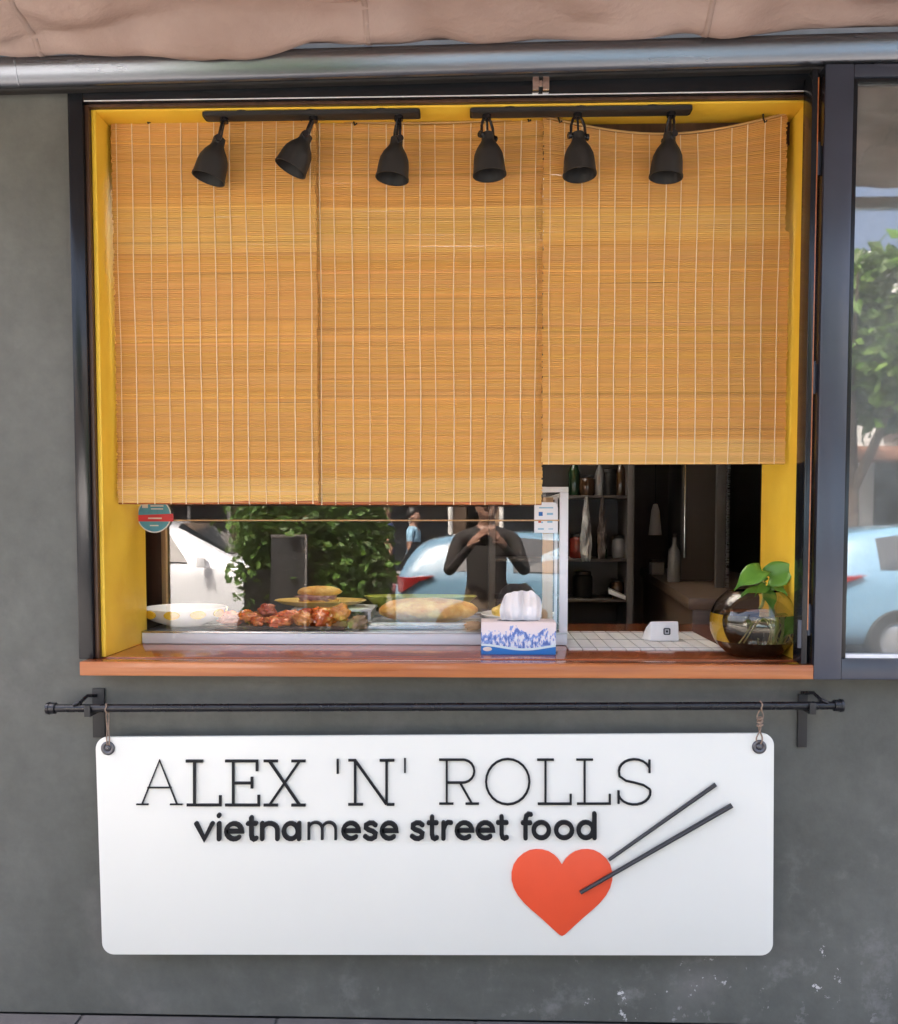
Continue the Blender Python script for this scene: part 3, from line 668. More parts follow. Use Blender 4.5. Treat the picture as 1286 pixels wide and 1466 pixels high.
# plate with a filled roll, on a small stand
ps = thing('plate_stand', (P(470, 880, .62).x, .62, TZ), 'white box stand under the yellow plate', 'stand')
sa, sb_ = P(420, 880, .64).x, P(535, 880, .64).x; sz = P(470, 871, .62).z
box('stand_top', M['white_metal'], ps, sa, sb_, .60, .79, sz - .010, sz, .002)
for x in (sa + .006, sb_ - .016): box('leg', M['white_metal'], ps, x, x + .010, .605, .785, TZ + .0003, sz - .0105, .001)
pc = Vector((P(459, 860, .69).x, .69, sz)); pr_ = .5 * (P(525, 862, .69).x - P(393, 862, .69).x)
pl = thing('serving_plate', pc, 'yellow oval plate holding a filled roll', 'plate')
pr = [(pr_ * .55, .0004), (pr_ * .6, .004), (pr_ * .85, .012), (pr_, .024), (pr_ * .985, .0265), (pr_ * .84, .016), (pr_ * .55, .009), (.001, .008)]
dish('plate_body', pc, pr, None, sy=.6).build('plate_body', M['yplate'], pl, 0, True)
rr = thing('filled_roll', (pc.x, .66, sz + .009), 'crusty filled bread roll on the yellow plate', 'bread')
lump('lower_crust', M['bread'], (pc.x, .66, sz + .0095), (.075, .05, .016), 31, None, None, parent=rr, amp=.1)
lump('filling', M['filling'], (pc.x - .004, .655, sz + .020), (.072, .052, .016), 32, None, None, parent=rr, amp=.35, freq=3)
lump('upper_crust', M['bread'], (pc.x + .002, .662, sz + .036), (.082, .052, .022), 33, None, None, parent=rr, amp=.14)
# oval golden loaf on steel tray
st_ = thing('steel_tray', (P(590, 895, .5).x, .5, TZ), 'shallow steel tray under the big golden loaf', 'tray')
ta, tb = P(508, 892, .48).x, P(690, 892, .48).x
box('tray_floor', M['steel'], st_, ta, tb, .37, .72, TZ + .0002, TZ + .004, .001)
for (x0, x1, y0, y1) in ((ta, tb, .362, .3695), (ta, tb, .7205, .728), (ta - .008, ta - .0005, .362, .728), (tb + .0005, tb + .008, .362, .728)): box('tray_rim', M['steel'], st_, x0, x1, y0, y1, TZ + .0002, TZ + .022, .002)
p = P(613, 880, .53); lw = .5 * (P(686, 880, .53).x - P(540, 880, .53).x)
lump('golden_loaf', M['bread'], (p.x, .545, TZ + .0045), (lw, .13, .042), 41, 'big oval golden loaf on the shallow steel tray', 'bread', None, 0, .07, 4)
gp_ = Vector((P(602, 858, .80).x, .805, TZ)); r_ = .5 * (P(685, 858, .8).x - P(522, 858, .8).x)
gd = thing('green_dish', gp_, 'olive green dish behind the golden loaf', 'dish'); zt_ = P(602, 855, .75).z - TZ
dish('d', gp_, [(r_ * .5, .0004), (r_ * .55, .01), (r_ * .8, zt_ * .5), (r_, zt_), (r_ * .98, zt_ + .002), (r_ * .78, zt_ * .55), (.001, zt_ * .3)], None, sy=.34).build('dish_body', M['gplate'], gd, 0, True)
# wrapped parcel
lump('wrapped_parcel', M['paperbrown'], (P(515, 898, .345).x - .006, .345, TZ + .0002), (.036, .022, .022), 51, 'crumpled brown paper wrapper between the two trays', 'wrapper', None, .3, .5, 3, 2.4)
lump('wrapped_parcel', M['paperbrown'], (P(678, 898, .338).x, .338, TZ + .0002), (.030, .018, .014), 53, 'crumpled brown paper scrap at the steel tray beside the tissue box', 'wrapper', None, .3, .5, 3, 2.4)
# right-hand bowl with yellow food
rb = Vector((P(742, 890, .46).x, .46, TZ)); rr_ = .5 * (P(800, 880, .46).x - P(684, 880, .46).x) * .94
r2 = thing('serving_bowl', rb, 'cream bowl heaped with yellow food behind the tissue box', 'bowl')
dish('b', rb, [(rr_ * .5, .0004), (rr_ * .55, .006), (rr_ * .9, .028), (rr_, .044), (rr_ * .98, .046), (rr_ * .86, .030), (rr_ * .4, .012), (.001, .011)], None).build('bowl_body', M['porcelain'], r2, 0, True)
nh = thing('fried_food', (rb.x, rb.y, TZ + .02), 'heap of yellow fried food in the bowl behind the tissue box', 'food')
for k in range(7):
    a = k * 2.4; q = .055 * math.sqrt(k / 7)
    lump('piece', M['noodle'], (rb.x + q * math.cos(a) * 1.3, rb.y + q * math.sin(a), TZ + .022 + .004 * (k % 3)), (.040, .034, .024), 60 + k, None, None, None, k, .3, parent=nh)

# ------------------------------------------------------------------ tissue box
def tissue_material():
    m_ = mat('tissue box print', (.8, .7, .66), .45); n = m_.node_tree.nodes; l = m_.node_tree.links; b = n['Principled BSDF']
    tc = n.new('ShaderNodeTexCoord'); sx_ = n.new('ShaderNodeSeparateXYZ'); l.new(tc.outputs['Generated'], sx_.inputs[0])
    def mth(op, a, c=0.):
        x = n.new('ShaderNodeMath'); x.operation = op
        for s, v in ((0, a), (1, c)):
            if isinstance(v, (int, float)): x.inputs[s].default_value = v
            else: l.new(v, x.inputs[s])
        return x.outputs[0]
    def mix(f, a, c):
        x = n.new('ShaderNodeMix'); x.data_type = 'RGBA'; l.new(f, x.inputs[0])
        for s, v in ((6, a), (7, c)):
            if isinstance(v, tuple): x.inputs[s].default_value = (*v, 1)
            else: l.new(v, x.inputs[s])
        return x.outputs[2]
    v = sx_.outputs[2]; u = sx_.outputs[0]
    t = n.new('ShaderNodeTexNoise'); t.inputs['Scale'].default_value = 70; t.inputs['Detail'].default_value = 3
    mp = n.new('ShaderNodeMapping'); mp.inputs['Scale'].default_value = (1.6, 1, .7); l.new(tc.outputs['Object'], mp.inputs[0]); l.new(mp.outputs[0], t.inputs[0])
    t3 = n.new('ShaderNodeTexNoise'); t3.inputs['Scale'].default_value = 22; l.new(tc.outputs['Object'], t3.inputs[0])
    c = mix(mth('SUBTRACT', 1.15, v), (.80, .64, .58), (.72, .74, .82))
    hgt = mth('ADD', .30, mth('MULTIPLY', t3.outputs[0], .85))               # uneven height of the flowers
    fl = mth('MULTIPLY', mth('GREATER_THAN', t.outputs[0], .485), mth('LESS_THAN', v, hgt))
    c = mix(fl, c, (.24, .35, .66))
    c = mix(mth('MULTIPLY', mth('GREATER_THAN', t.outputs[0], .575), mth('LESS_THAN', v, hgt)), c, (.10, .17, .46))
    c = mix(mth('MULTIPLY', mth('LESS_THAN', t.outputs[0], .40), mth('LESS_THAN', v, .62)), c, (.78, .82, .86))
    wave = mth('ADD', .20, mth('MULTIPLY', mth('COSINE', mth('MULTIPLY', u, 5.5)), .07))
    c = mix(mth('LESS_THAN', v, mth('ADD', wave, .07)), c, (.72, .82, .82))
    c = mix(mth('LESS_THAN', v, wave), c, (.03, .19, .52))
    l.new(c, b.inputs['Base Color']); return m_
ta = P(689, 938, .075); tb = P(796, 938, .075); th_ = P(740, 891, .075).z - CZ
tx = thing('tissue_box', ((ta.x + tb.x) / 2, .13, CZ), 'flower printed tissue box with a white tissue standing up', 'tissue box')
box('carton', tissue_material(), tx, ta.x, tb.x, .075, .185, CZ + .0006, CZ + th_, .0015)
ec = Vector((ta.x + .019, .0745, CZ + .018))
MB().prism([(ec.x + .014 * math.cos(t * math.pi / 10), ec.z + .0065 * math.sin(t * math.pi / 10)) for t in range(20)], .0749, .0742).build('oval_badge', mat('badge', (.82, .66, .55), .5), tx)
MB().lathe([(.001, 0), (.05, 0)], Matrix.Translation(((ta.x + tb.x) / 2, .13, CZ + th_ + .0005)) @ Matrix.Diagonal((1.3, .6, 1, 1)), 24).build('slot', M['ink'], tx)
vs = []; fs = []; NXt, NZt = 36, 16; tcx = P(746, 890, .13).x
for i in range(NXt + 1):
    u = i / NXt * 2 - 1
    for j in range(NZt + 1):
        v = j / NZt
        wdt = .058 + .012 * math.sin(v * 2.2) - .006 * v; top = .098 * (1 - .34 * abs(u - .05) ** 4) + .006 * noise.noise((u * 3, 0, 4))
        vs.append((tcx + u * wdt, .13 + (.018 * math.sin(u * 7 + 1) + .010 * math.sin(u * 15)) * (.35 + .65 * v) + .010 * noise.noise((u * 3, v * 3, 1)), CZ + th_ - .006 + top * v))
for i in range(NXt):
    for j in range(NZt):
        a = i * (NZt + 1) + j; fs.append((a, a + NZt + 1, a + NZt + 2, a + 1))
MB().add(vs, fs).build('tissue', M['tissue'], tx, 0, 'all')

# ------------------------------------------------------------------ mat and card reader
mz = CZ + .0006
a0 = G(812, 931, mz); ymf = a0.y; ymb = G(812, 905, mz).y; mxa = G(814, 930, mz).x; mxb = G(1040, 930, mz).x
mt = thing('counter_mat', ((mxa + mxb) / 2, ymf, CZ), 'white slatted mat on the counter under the card reader', 'mat')
ns = 11; sw = (mxb - mxa) / ns
s0 = box('mat_strip', M['mat'], mt, mxa, mxa + sw - .0035, ymf, ymb, mz, mz + .004, .0012)
for i in range(1, ns): copy_part(s0, mt, WL[s0] + Vector((sw * i, 0, 0)))
for k in range(3): box('mat_cord', M['ink'], mt, mxa, mxb, ymf + .04 + k * (ymb - ymf - .08) / 2, ymf + .042 + k * (ymb - ymf - .08) / 2, mz + .0041, mz + .0048, 0)
cz = mz + .0052; yc = G(945, 918, cz).y
ca_ = P(931, 918, yc); cb = P(973, 918, yc); cl = P(919, 916, yc + .04); chh = P(950, 890, yc).z - cz
cr = thing('card_reader', ((ca_.x + cb.x) / 2, yc + .05, cz), 'small white card reader with a square emblem on the mat', 'card reader')
q = MB(); x0, x1, xL = ca_.x, cb.x, cl.x
q.hexa([(x0, yc, cz), (x1, yc + .002, cz), (x1 - .006, yc + .075, cz), (xL, yc + .055, cz), (x0 + .002, yc + .008, cz + chh), (x1 - .002, yc + .010, cz + chh), (x1 - .008, yc + .07, cz + chh * .92), (xL + .016, yc + .055, cz + chh * .62)])
q.build('reader_body', M['plastic'], cr, .004, seg=3)
lc = P(955, 904, yc + .003); q = MB(); s_ = .0095
q.ribbon([(lc.x - s_, lc.z - s_ * .8), (lc.x - s_ * .8, lc.z - s_), (lc.x + s_ * .8, lc.z - s_), (lc.x + s_, lc.z - s_ * .8), (lc.x + s_, lc.z + s_ * .8), (lc.x + s_ * .8, lc.z + s_), (lc.x - s_ * .8, lc.z + s_), (lc.x - s_, lc.z + s_ * .8)], .0035, yc + .006, yc + .0005, True)
q.box(lc.x - .0035, lc.x + .0035, yc + .0007, yc + .006, lc.z - .0035, lc.z + .0035); q.build('emblem', M['ink'], cr)

# ------------------------------------------------------------------ glass bowl with a pothos cutting
br_ = .5 * (P(1141, 890, .09).x - P(1016, 890, .09).x); bc = Vector((P(1079, 890, .09).x, .085, CZ + .0005)); bht = P(1079, 846, .09).z - CZ
fb = thing('glass_bowl', bc, 'round glass bowl of water with dark pebbles on the counter end', 'bowl')
def sph(h): return br_ * math.sqrt(max(0, 1 - ((h - bht * .52) / (bht * .60)) ** 2))
hs = [i * bht / 16 for i in range(17)]
outer = [(sph(h), h) for h in hs]; inner = [(max(.002, sph(h) - .004), max(h, .006)) for h in hs]
T = Matrix.Translation(bc)
q = MB().lathe([(.001, 0)] + outer + inner[::-1] + [(.001, .006)], T, 48); q.build('bowl_shell', M['bowlglass'], fb, 0, True)
wl = bht * .66; wh = [.0055 + (wl - .0055) * i / 12 for i in range(13)]
q = MB().lathe([(.001, wh[0])] + [(sph(h) - .0025, h) for h in wh] + [(.001, wl)], T, 48); q.build('water', M['water'], fb, 0, True)
ph = bht * .25; ph_ = [.008 + (ph - .008) * i / 6 for i in range(7)]
q = MB().lathe([(.001, ph_[0])] + [(sph(h) - .0048, h) for h in ph_] + [(.001, ph + .004)], T, 40); q.build('pebbles', M['pebble'], fb, 0, True)
po = thing('pothos_plant', bc + Vector((.0, 0, ph + .003)), 'green leafed cutting rooted in the glass bowl', 'plant')
def pp(px, py, y): return P(px, py, y)
base = pp(1098, 921, .085)
cr_ = pp(1099, 842, .085)
stm = MB()
stems = [[base, pp(1104, 895, .08), pp(1103, 870, .083), pp(1099, 850, .085), pp(1095, 838, .08), pp(1088, 822, .07)],
         [base + Vector((.01, .01, 0)), pp(1110, 900, .09), pp(1106, 865, .09), pp(1101, 845, .088), pp(1106, 835, .085), pp(1113, 822, .08)],
         [base, pp(1120, 918, .07), pp(1130, 900, .07), pp(1127, 885, .075)],
         [pp(1096, 850, .085), pp(1091, 868, .08), pp(1087, 872, .07)]]
for s_ in stems: stm.tube(s_, [.0055 - .0025 * i / len(s_) for i in range(len(s_))], 8)
stm.build('stem', M['stem'], po, 0, True)
rts = MB(); rnd = random.Random(5)
for k in range(16):
    a = rnd.uniform(0, 6.28); pts = [base + Vector((0, 0, rnd.uniform(0, .05)))]; r_ = rnd.uniform(.03, .085)
    for j in range(1, 7): pts.append(pts[0] + Vector((math.cos(a + j * .18) * r_ * j / 6, math.sin(a + j * .18) * r_ * j / 6 * .8, .03 * math.sin(j * .7 + k) - .002 * j)))
    for p_ in pts: p_.z = max(p_.z, bc.z + ph + .004)
    rts.tube(pts, .0016, 5)
rts.build('root', M['root'], po, 0, True)
def leaf(tip, basep, wid, curl, nrm, seed=0):
    tip, basep = Vector(tip), Vector(basep); ax = (tip - basep); L = ax.length; ax.normalize(); nrm = Vector(nrm); nrm = (nrm - ax * nrm.dot(ax)).normalized(); sd_ = ax.cross(nrm)
    N, Mv = 14, 8; vs = []; fs = []
    for i in range(N + 1):
        t = i / N; wv = wid * (math.sin(math.pi * min(1, t * .9 + .12) ** .75) ** .8) * (1 - t ** 4 * .9) if t < 1 else .0005
        for j in range(Mv + 1):
            s = j / Mv * 2 - 1
            back = -.12 * L * max(0, 1 - t * 6) * abs(s)
            p_ = basep + ax * (t * L + back) + sd_ * (wv * s) + nrm * (curl * (t * t - .15) * -L - .18 * wid * (1 - abs(s)) + .10 * wid * math.sin(t * 9 + seed) * abs(s))
            vs.append(p_)
    for i in range(N):
        for j in range(Mv):
            a = i * (Mv + 1) + j; fs.append((a, a + 1, a + Mv + 2, a + Mv + 1))
    o = MB().add(vs, fs).build('leaf', M['leaf'], po, 0, 'all'); sd2 = o.modifiers.new('t', 'SOLIDIFY'); sd2.thickness = .0008
leaf(pp(1055, 834, .02), pp(1091, 816, .07), .036, .30, (-.2, -.75, .7), 0)
leaf(pp(1143, 810, .035), pp(1101, 826, .08), .042, .22, (.1, -.85, .5), 1)
leaf(pp(1060, 848, .03), pp(1094, 843, .075), .022, .25, (-.1, -.5, .8), 2)
leaf(pp(1108, 872, .03), pp(1099, 846, .075), .022, .1, (.1, -1, .2), 3)
leaf(pp(1128, 846, .02), pp(1106, 838, .07), .020, .25, (.3, -.7, .6), 6)
leaf(pp(1072, 822, .10), pp(1096, 832, .09), .018, .2, (-.1, -.6, .8), 7)
leaf(pp(1084, 850, .02), pp(1097, 838, .07), .018, .2, (-.2, -.9, .4), 8)
leaf(pp(1138, 832, .08), pp(1108, 832, .09), .020, .3, (.2, -.6, .8), 9)
leaf(pp(1122, 838, .06), pp(1104, 842, .08), .012, .2, (.1, -.8, .6), 4)
leaf(pp(1112, 905, .06), pp(1128, 884, .075), .022, .1, (-.4, -1, .2), 5)

# ------------------------------------------------------------------ sign board on its rod
SY = -.062                                                # front face of the board
sg = thing('sign_board', (P(620, 1367, SY).x, SY, P(620, 1367, SY).z), 'white hanging sign board reading ALEX N ROLLS vietnamese street food, with red heart', 'sign')
c = [P(137, 1055, SY), P(1109, 1050, SY), P(1106.5, 1368, SY), P(146, 1367, SY)]
tl, tr_, brr, bl = [Vector((p.x, p.z)) for p in c]
ux = ((tr_ - tl) + (brr - bl)).normalized(); uz = Vector((-ux.y, ux.x)); cen = (tl + tr_ + bl + brr) / 4
hw = ((tr_ - tl).length + (brr - bl).length) / 4; hh = ((tl - bl).length + (tr_ - brr).length) / 4; rc = .036
pts = []
for (sx_, sz_, a0_) in ((1, 1, 0), (-1, 1, 90), (-1, -1, 180), (1, -1, 270)):
    for k in range(9):
        a = R(a0_ + k * 90 / 8); p = cen + ux * (sx_ * (hw - rc) + rc * math.cos(a)) + uz * (sz_ * (hh - rc) + rc * math.sin(a)); pts.append((p.x, p.y))
MB().prism(pts, SY + .012, SY).build('board', M['sign'], sg, .0018)
PXM = (P(1000, 1200, SY) - P(900, 1200, SY)).length / 100   # metres per photo pixel on the board
LAY = [0]
def stroke_letter(name, strokes, wpx, rnd=False, dep=.007):
    m_ = MB()
    for s in strokes:
        closed = s[0] == 'loop'; pts_ = s[1:] if closed else s
        LAY[0] = (LAY[0] + 1) % 7
        w3 = [P(x, y, SY) for x, y in pts_]
        m_.ribbon([(p.x, p.z) for p in w3], wpx * PXM, SY - .0003, SY - dep - .0004 * LAY[0], closed, rnd)
    return m_.build(name, M['letter'], sg)
def caps(ch, x0, x1, y0, y1, wpx):
    def U(*pts): return [(x0 + u * (x1 - x0), y0 + (y1 - y0) * v) for u, v in pts]
    if ch == 'A': S = [U((.12, 0), (.5, 1), (.88, 0)), U((.24, .38), (.76, .38)), U((0, 0), (.26, 0)), U((.73, 0), (1, 0))]
    elif ch == 'L': S = [U((.25, 0), (.25, 1)), U((.0, 1), (.50, 1)), U((.02, 0), (1, 0), (1, .22))]
    elif ch == 'E': S = [U((.24, 0), (.24, 1)), U((0, 0), (1, 0), (1, .23)), U((0, 1), (.95, 1), (.95, .77)), U((.24, .5), (.80, .5)), U((.80, .38), (.80, .64))]
    elif ch == 'X': S = [U((.14, 1), (.86, 0)), U((.86, 1), (.14, 0)), U((0, 1), (.34, 1)), U((.66, 1), (1, 1)), U((0, 0), (.34, 0)), U((.66, 0), (1, 0))]
    elif ch == 'N': S = [U((.15, 0), (.15, 1)), U((.15, 1), (.83, .0)), U((.83, 0), (.83, 1)), U((0, 1), (.17, 1)), U((0, 0), (.32, 0)), U((.68, 1), (1, 1)), U((.83, 0), (1, 0))]
    elif ch == 'R': S = [U((.19, 0), (.19, 1)), U((0, 1), (.6, 1), *arc(.6, .74, .28, .26, 80, -80, 8), (.6, .48), (.19, .48)), U((.52, .48), (.82, 0)), U((0, 0), (.36, 0)), U((.66, 0), (1, 0))]
    elif ch == 'O': S = [['loop'] + U(*arc(.5, .5, .5, .515, 0, 345, 23))]
    elif ch == 'S': S = [U(*arc(.5, .74, .46, .27, 20, 180, 9), (.06, .62), (.25, .52), (.5, .48), (.78, .42), (.96, .33), *arc(.5, .26, .48, .28, 5, -165, 10)), U((.95, 1), (.95, .7)), U((.03, 0), (.03, .3))]
    elif ch == "'": S = [U((.5, 1), (.5, 0))]
    stroke_letter('letter', S, wpx, dep=.005)
yb, yt = 1152, 1089
for ch, xa, xb, wd, dy in (('A', 196, 262, 1.9, -1), ('L', 267, 316, 3.9, 0), ('E', 323, 371, 3.8, 0), ('X', 378, 438, 3.8, 0), ('N', 499, 565, 3.6, -1), ('R', 629, 686, 3.0, -2), ('O', 696, 758, 3.0, -2), ('L', 769, 817, 3.0, -2), ('L', 825, 873, 3.0, -2), ('S', 884, 932, 3.0, -2)):
    caps(ch, xa, xb, yb + dy, yt + dy, wd)
caps("'", 478, 490, 1107, 1086, 3.0); caps("'", 574, 586, 1106, 1085, 2.4)
def lower(ch, x0, x1, yb_, xh, wpx, rnd=True):
    h = wpx / 2; x0 += h; x1 -= h; b_ = yb_ - h; t_ = yb_ - xh + h; W = x1 - x0
    def U(*pts): return [(x0 + u * W, b_ + (t_ - b_) * v) for u, v in pts]
    if ch == 'v': S = [U((0, 1), (.5, 0), (1, 1))]
    elif ch == 'i': S = [U((.5, 0), (.5, 1)), U((.5, 1.50), (.5, 1.54))]
    elif ch == 'e': S = [U((.02, .5), (1, .5), *arc(.5, .5, .5, .5, 15, 310, 14))]
    elif ch == 't': S = [U((.40, 1.38), (.40, .25), (.5, .05), (.72, -.02), (.98, .04)), U((0, 1.0), (.95, 1.0))]
    elif ch == 'n': S = [U((0, 0), (0, 1)), U((0, .6), *arc(.5, .58, .5, .42, 160, 0, 8), (1, 0))]
    elif ch == 'm': S = [U((0, 0), (0, 1)), U((0, .6), *arc(.25, .62, .25, .38, 160, 0, 8), (.5, 0)), U((.5, .6), *arc(.75, .62, .25, .38, 160, 0, 8), (1, 0))]
    elif ch == 'a': S = [['loop'] + U(*arc(.46, .5, .46, .5, 0, 340, 17)), U((1, 0), (1, 1))]
    elif ch == 's': S = [U((.95, .86), (.72, .99), (.4, 1.0), (.1, .88), (.08, .68), (.3, .56), (.7, .46), (.95, .32), (.9, .1), (.6, -.02), (.3, 0), (.0, .14))]
    elif ch == 'r': S = [U((0, 0), (0, 1)), U((0, .55), (.25, .9), (.6, 1.02), (1, 1.0))]
    elif ch == 'f': S = [U((.30, 0), (.30, 1.15), (.42, 1.42), (.70, 1.54), (1, 1.52)), U((-.05, .98), (.92, .98))]
    elif ch == 'o': S = [['loop'] + U(*arc(.5, .5, .5, .5, 0, 345, 23))]
    elif ch == 'd': S = [['loop'] + U(*arc(.46, .5, .46, .5, 0, 345, 19)), U((1, 0), (1, 1.55))]
    stroke_letter('letter', S, wpx, rnd, .008)
for ch, xa, xb in (('v', 279, 308), ('i', 308, 321), ('e', 322, 350), ('t', 353, 371), ('n', 373, 401), ('a', 404, 432), ('m', 441, 483), ('e', 489, 517), ('s', 520, 542), ('e', 544, 571), ('s', 587, 609), ('t', 611, 629), ('r', 632, 649), ('e', 651, 679), ('e', 681, 709), ('t', 710, 729), ('f', 746, 763), ('o', 761, 789), ('o', 793, 822), ('d', 825, 854)):
    yy = 1203.5 - (xa - 279) * 2 / 575
    lower(ch, xa, xb, yy, 28.5, 3.6 if ch == 'm' else 6.3, ch != 'm')
# heart
hr = [(0, 1237), (5, 1229), (11, 1223), (19, 1218), (28, 1215.5), (37, 1215), (46, 1216.5), (55, 1221), (63, 1228), (69, 1237), (72, 1248), (72, 1259), (69, 1270), (63, 1281), (54, 1292), (42, 1303), (28, 1315), (13, 1329), (4, 1337), (0, 1339)]
hp = [P(804.5 + dx, y_, SY) for dx, y_ in hr] + [P(804.5 - dx, y_, SY) for dx, y_ in hr[-2:0:-1]]
hp = [(p.x, p.z) for p in hp]
MB().prism(hp, SY - .0003, SY - .006).build('heart', M['red'], sg, .0012)
def chop(p0, p1, w0, w1, dep):
    a = P(*p0, SY - dep); b = P(*p1, SY - dep)
    n_ = 12; pts_ = [a + (b - a) * i / n_ for i in range(n_ + 1)]
    MB().tube(pts_, [(w0 + (w1 - w0) * i / n_) * PXM / 2 for i in range(n_ + 1)], 10, True, .7).build('chopstick', M['stick'], sg, 0, True)
chop((872, 1231), (1025, 1123), 7.0, 8.5, .007)
chop((831, 1278), (1048, 1153), 8.0, 10.0, .0115)
for (gx, gy) in ((155, 1071), (1087, 1069)):
    p = P(gx, gy, SY); T = Matrix.Translation((p.x, SY - .0003, p.z)) @ Matrix.Rotation(R(90), 4, 'X')
    gr = MB().lathe([(.0205, 0), (.0205, .003), (.018, .005), (.013, .005), (.010, .003), (.010, .0005)], T, 24).build('grommet', M['gunmetal'], sg, 0, True)
    MB().lathe([(.0099, .0006), (.0085, .0035), (.006, .0045), (.001, .0048)], T, 16).build('rivet', M['gunmetal'], gr, 0, True)
# rod
RY = -.068
ra = P(78, 1014, RY); rb_ = P(1196, 1010, RY); rr0 = .0118
rd = thing('hanging_rod', (0, RY, ra.z - .1), 'black metal rod on wall brackets under the counter', 'rod')
MB().tube([ra, ra * .5 + rb_ * .5, rb_], rr0, 16).build('rod_tube', M['black'], rd, 0, True)
for p, s in ((ra, -1), (rb_, 1)):
    MB().tube([p + Vector((-s * .004, 0, 0)), p + Vector((s * .012, 0, 0)), p + Vector((s * .013, 0, 0)), p + Vector((s * .021, 0, 0))], [.017, .017, .019, .018], 16).build('end_cap', M['black'], rd, 0, True)
for (xa, xb, y0, y1, s) in ((133, 149, 986, 1056, -1), (1142, 1157, 994, 1070, 1)):
    a = P(xa, y1, -.01); b = P(xb, y0, -.01); cx_ = (a.x + b.x) / 2; rz = ra.z + (rb_.z - ra.z) * (cx_ - ra.x) / (rb_.x - ra.x)
    bk = thing('bracket', (cx_, -.01, a.z), parent=rd)
    box('wall_plate', M['blackmatt'], bk, a.x, b.x, -.010, -.0005, a.z, b.z, .002)
    q = MB(); hz_ = rz - rr0 - .006
    q.box(cx_ - .009, cx_ + .009, RY - .016, -.0102, hz_ - .004, hz_ + .004)
    q.box(cx_ - .009, cx_ + .009, RY - .0205, RY - .0162, hz_ - .004, rz + .012); q.build('cradle', M['blackmatt'], bk, .0012)
    q = MB()
    zt2 = rz + .030
    q.tube([(cx_ - .006, -.011, zt2 - .004), (cx_ + s * .018, -.045, zt2 + .002), (cx_ + s * .030, RY, zt2 - .014), (cx_ + s * .024, RY, rz + rr0 + .003)], .0052, 8)
    q.tube([(cx_ + s * .030, RY - .004, zt2 - .012), (cx_ + s * .046, RY - .010, zt2 - .020)], .0046, 8)
    q.build('thumb_screw', M['black'], bk, 0, True)
# ties that carry the board
def tie(gx, gy, xr, twist, label):
    p = P(gx, gy - 4, SY - .006); rzx = P(xr, 1012, RY).x; rz = ra.z + (rb_.z - ra.z) * (rzx - ra.x) / (rb_.x - ra.x)
    q = MB(); pts_ = []
    for k in range(13):
        t = k / 12; an = -math.pi * .5 + math.pi * t * 1.0
        pts_.append((rzx + .0015 * math.sin(k), RY - (rr0 + .002) * math.cos(an), rz + (rr0 + .002) * math.sin(an)))
    q.tube(pts_, .0022, 6)
    for s in (-1, 1):
        pts_ = []
        for k in range(17):
            t = k / 16; z = rz - rr0 + (p.z - rz + rr0) * t; x = rzx + (p.x - rzx) * t + s * (twist * math.sin(t * math.pi * 3) + .003)
            y = RY + (SY - .006 - RY) * t + (.004 * math.cos(t * 9) if twist > .003 else 0) * s
            pts_.append((x, y, z))
        q.tube(pts_, .0020, 6)
    if twist > .003:
        mid = Vector((rzx * .6 + p.x * .4, RY, rz * .6 + p.z * .4))
        for k in range(3): q.tube([mid + Vector((.008 * math.cos(a * .8), .006 * math.sin(a * .8), .010 * k - .012 + .002 * math.sin(a))) for a in range(9)], .0026, 6)
    tag(q.build('twine_tie', M['twine'], None, 0, True), label, 'twine')
tie(155, 1071, 154, .001, 'thin twine loop holding the sign board near the A')
tie(1087, 1069, 1089, .006, 'knotted twine loop holding the sign board above the chopsticks')

# ------------------------------------------------------------------ kitchen seen through the gap
def lathed(name, px, y, z, prof, m_, label, cat, top=None, group=None):
    x = P(px, 760, y).x; o = thing(name, (x, y, z), label, cat, group); T = Matrix.Translation((x, y, z))
    MB().lathe(prof, T, 20, True, True).build(name + '_body', m_, o, 0, True)
    if top: MB().lathe(top, T, 16, True, True).build('cap', M['trim'], o, 0, True)
    return o
def bprof(h, r_): return [(r_ * .9, 0), (r_, .006), (r_, h * .55), (r_ * .8, h * .66), (r_ * .35, h * .76), (r_ * .32, h * .93)], [(r_ * .38, h * .931), (r_ * .38, h), (r_ * .3, h * 1.005)]
def jprof(h, r_): return [(r_ * .85, 0), (r_, .01), (r_ * 1.02, h * .5), (r_, h * .8), (r_ * .8, h * .88)], [(r_ * .86, h * .881), (r_ * .86, h), (r_ * .5, h * 1.03)]
SYk = 1.75                                                 # front of the shelf unit
xs0 = P(700, 750, SYk).x; xs1 = P(908, 750, SYk).x
sh_ = thing('shelf_unit', ((xs0 + xs1) / 2, SYk + .15, .02), 'tall grey shelf unit in the dark kitchen', 'shelf')
for x in (xs0, xs1 - .032): box('upright', M['kshelf'], sh_, x, x + .032, SYk, SYk + .30, .021, 2.30, .003)
zt1, zt2_, zt3 = [P(850, py, SYk).z for py in (709, 800, 858)]
for z in (zt1, zt2_, zt3): box('shelf_board', M['kdoor'], sh_, xs0 + .0325, xs1 - .0325, SYk + .003, SYk + .297, z - .014, z, .002)
box('back_panel', M['kdark'], sh_, xs0 + .0325, xs1 - .0325, SYk + .2975, SYk + .31, .03, 2.25, 0)
yk_ = SYk + .10
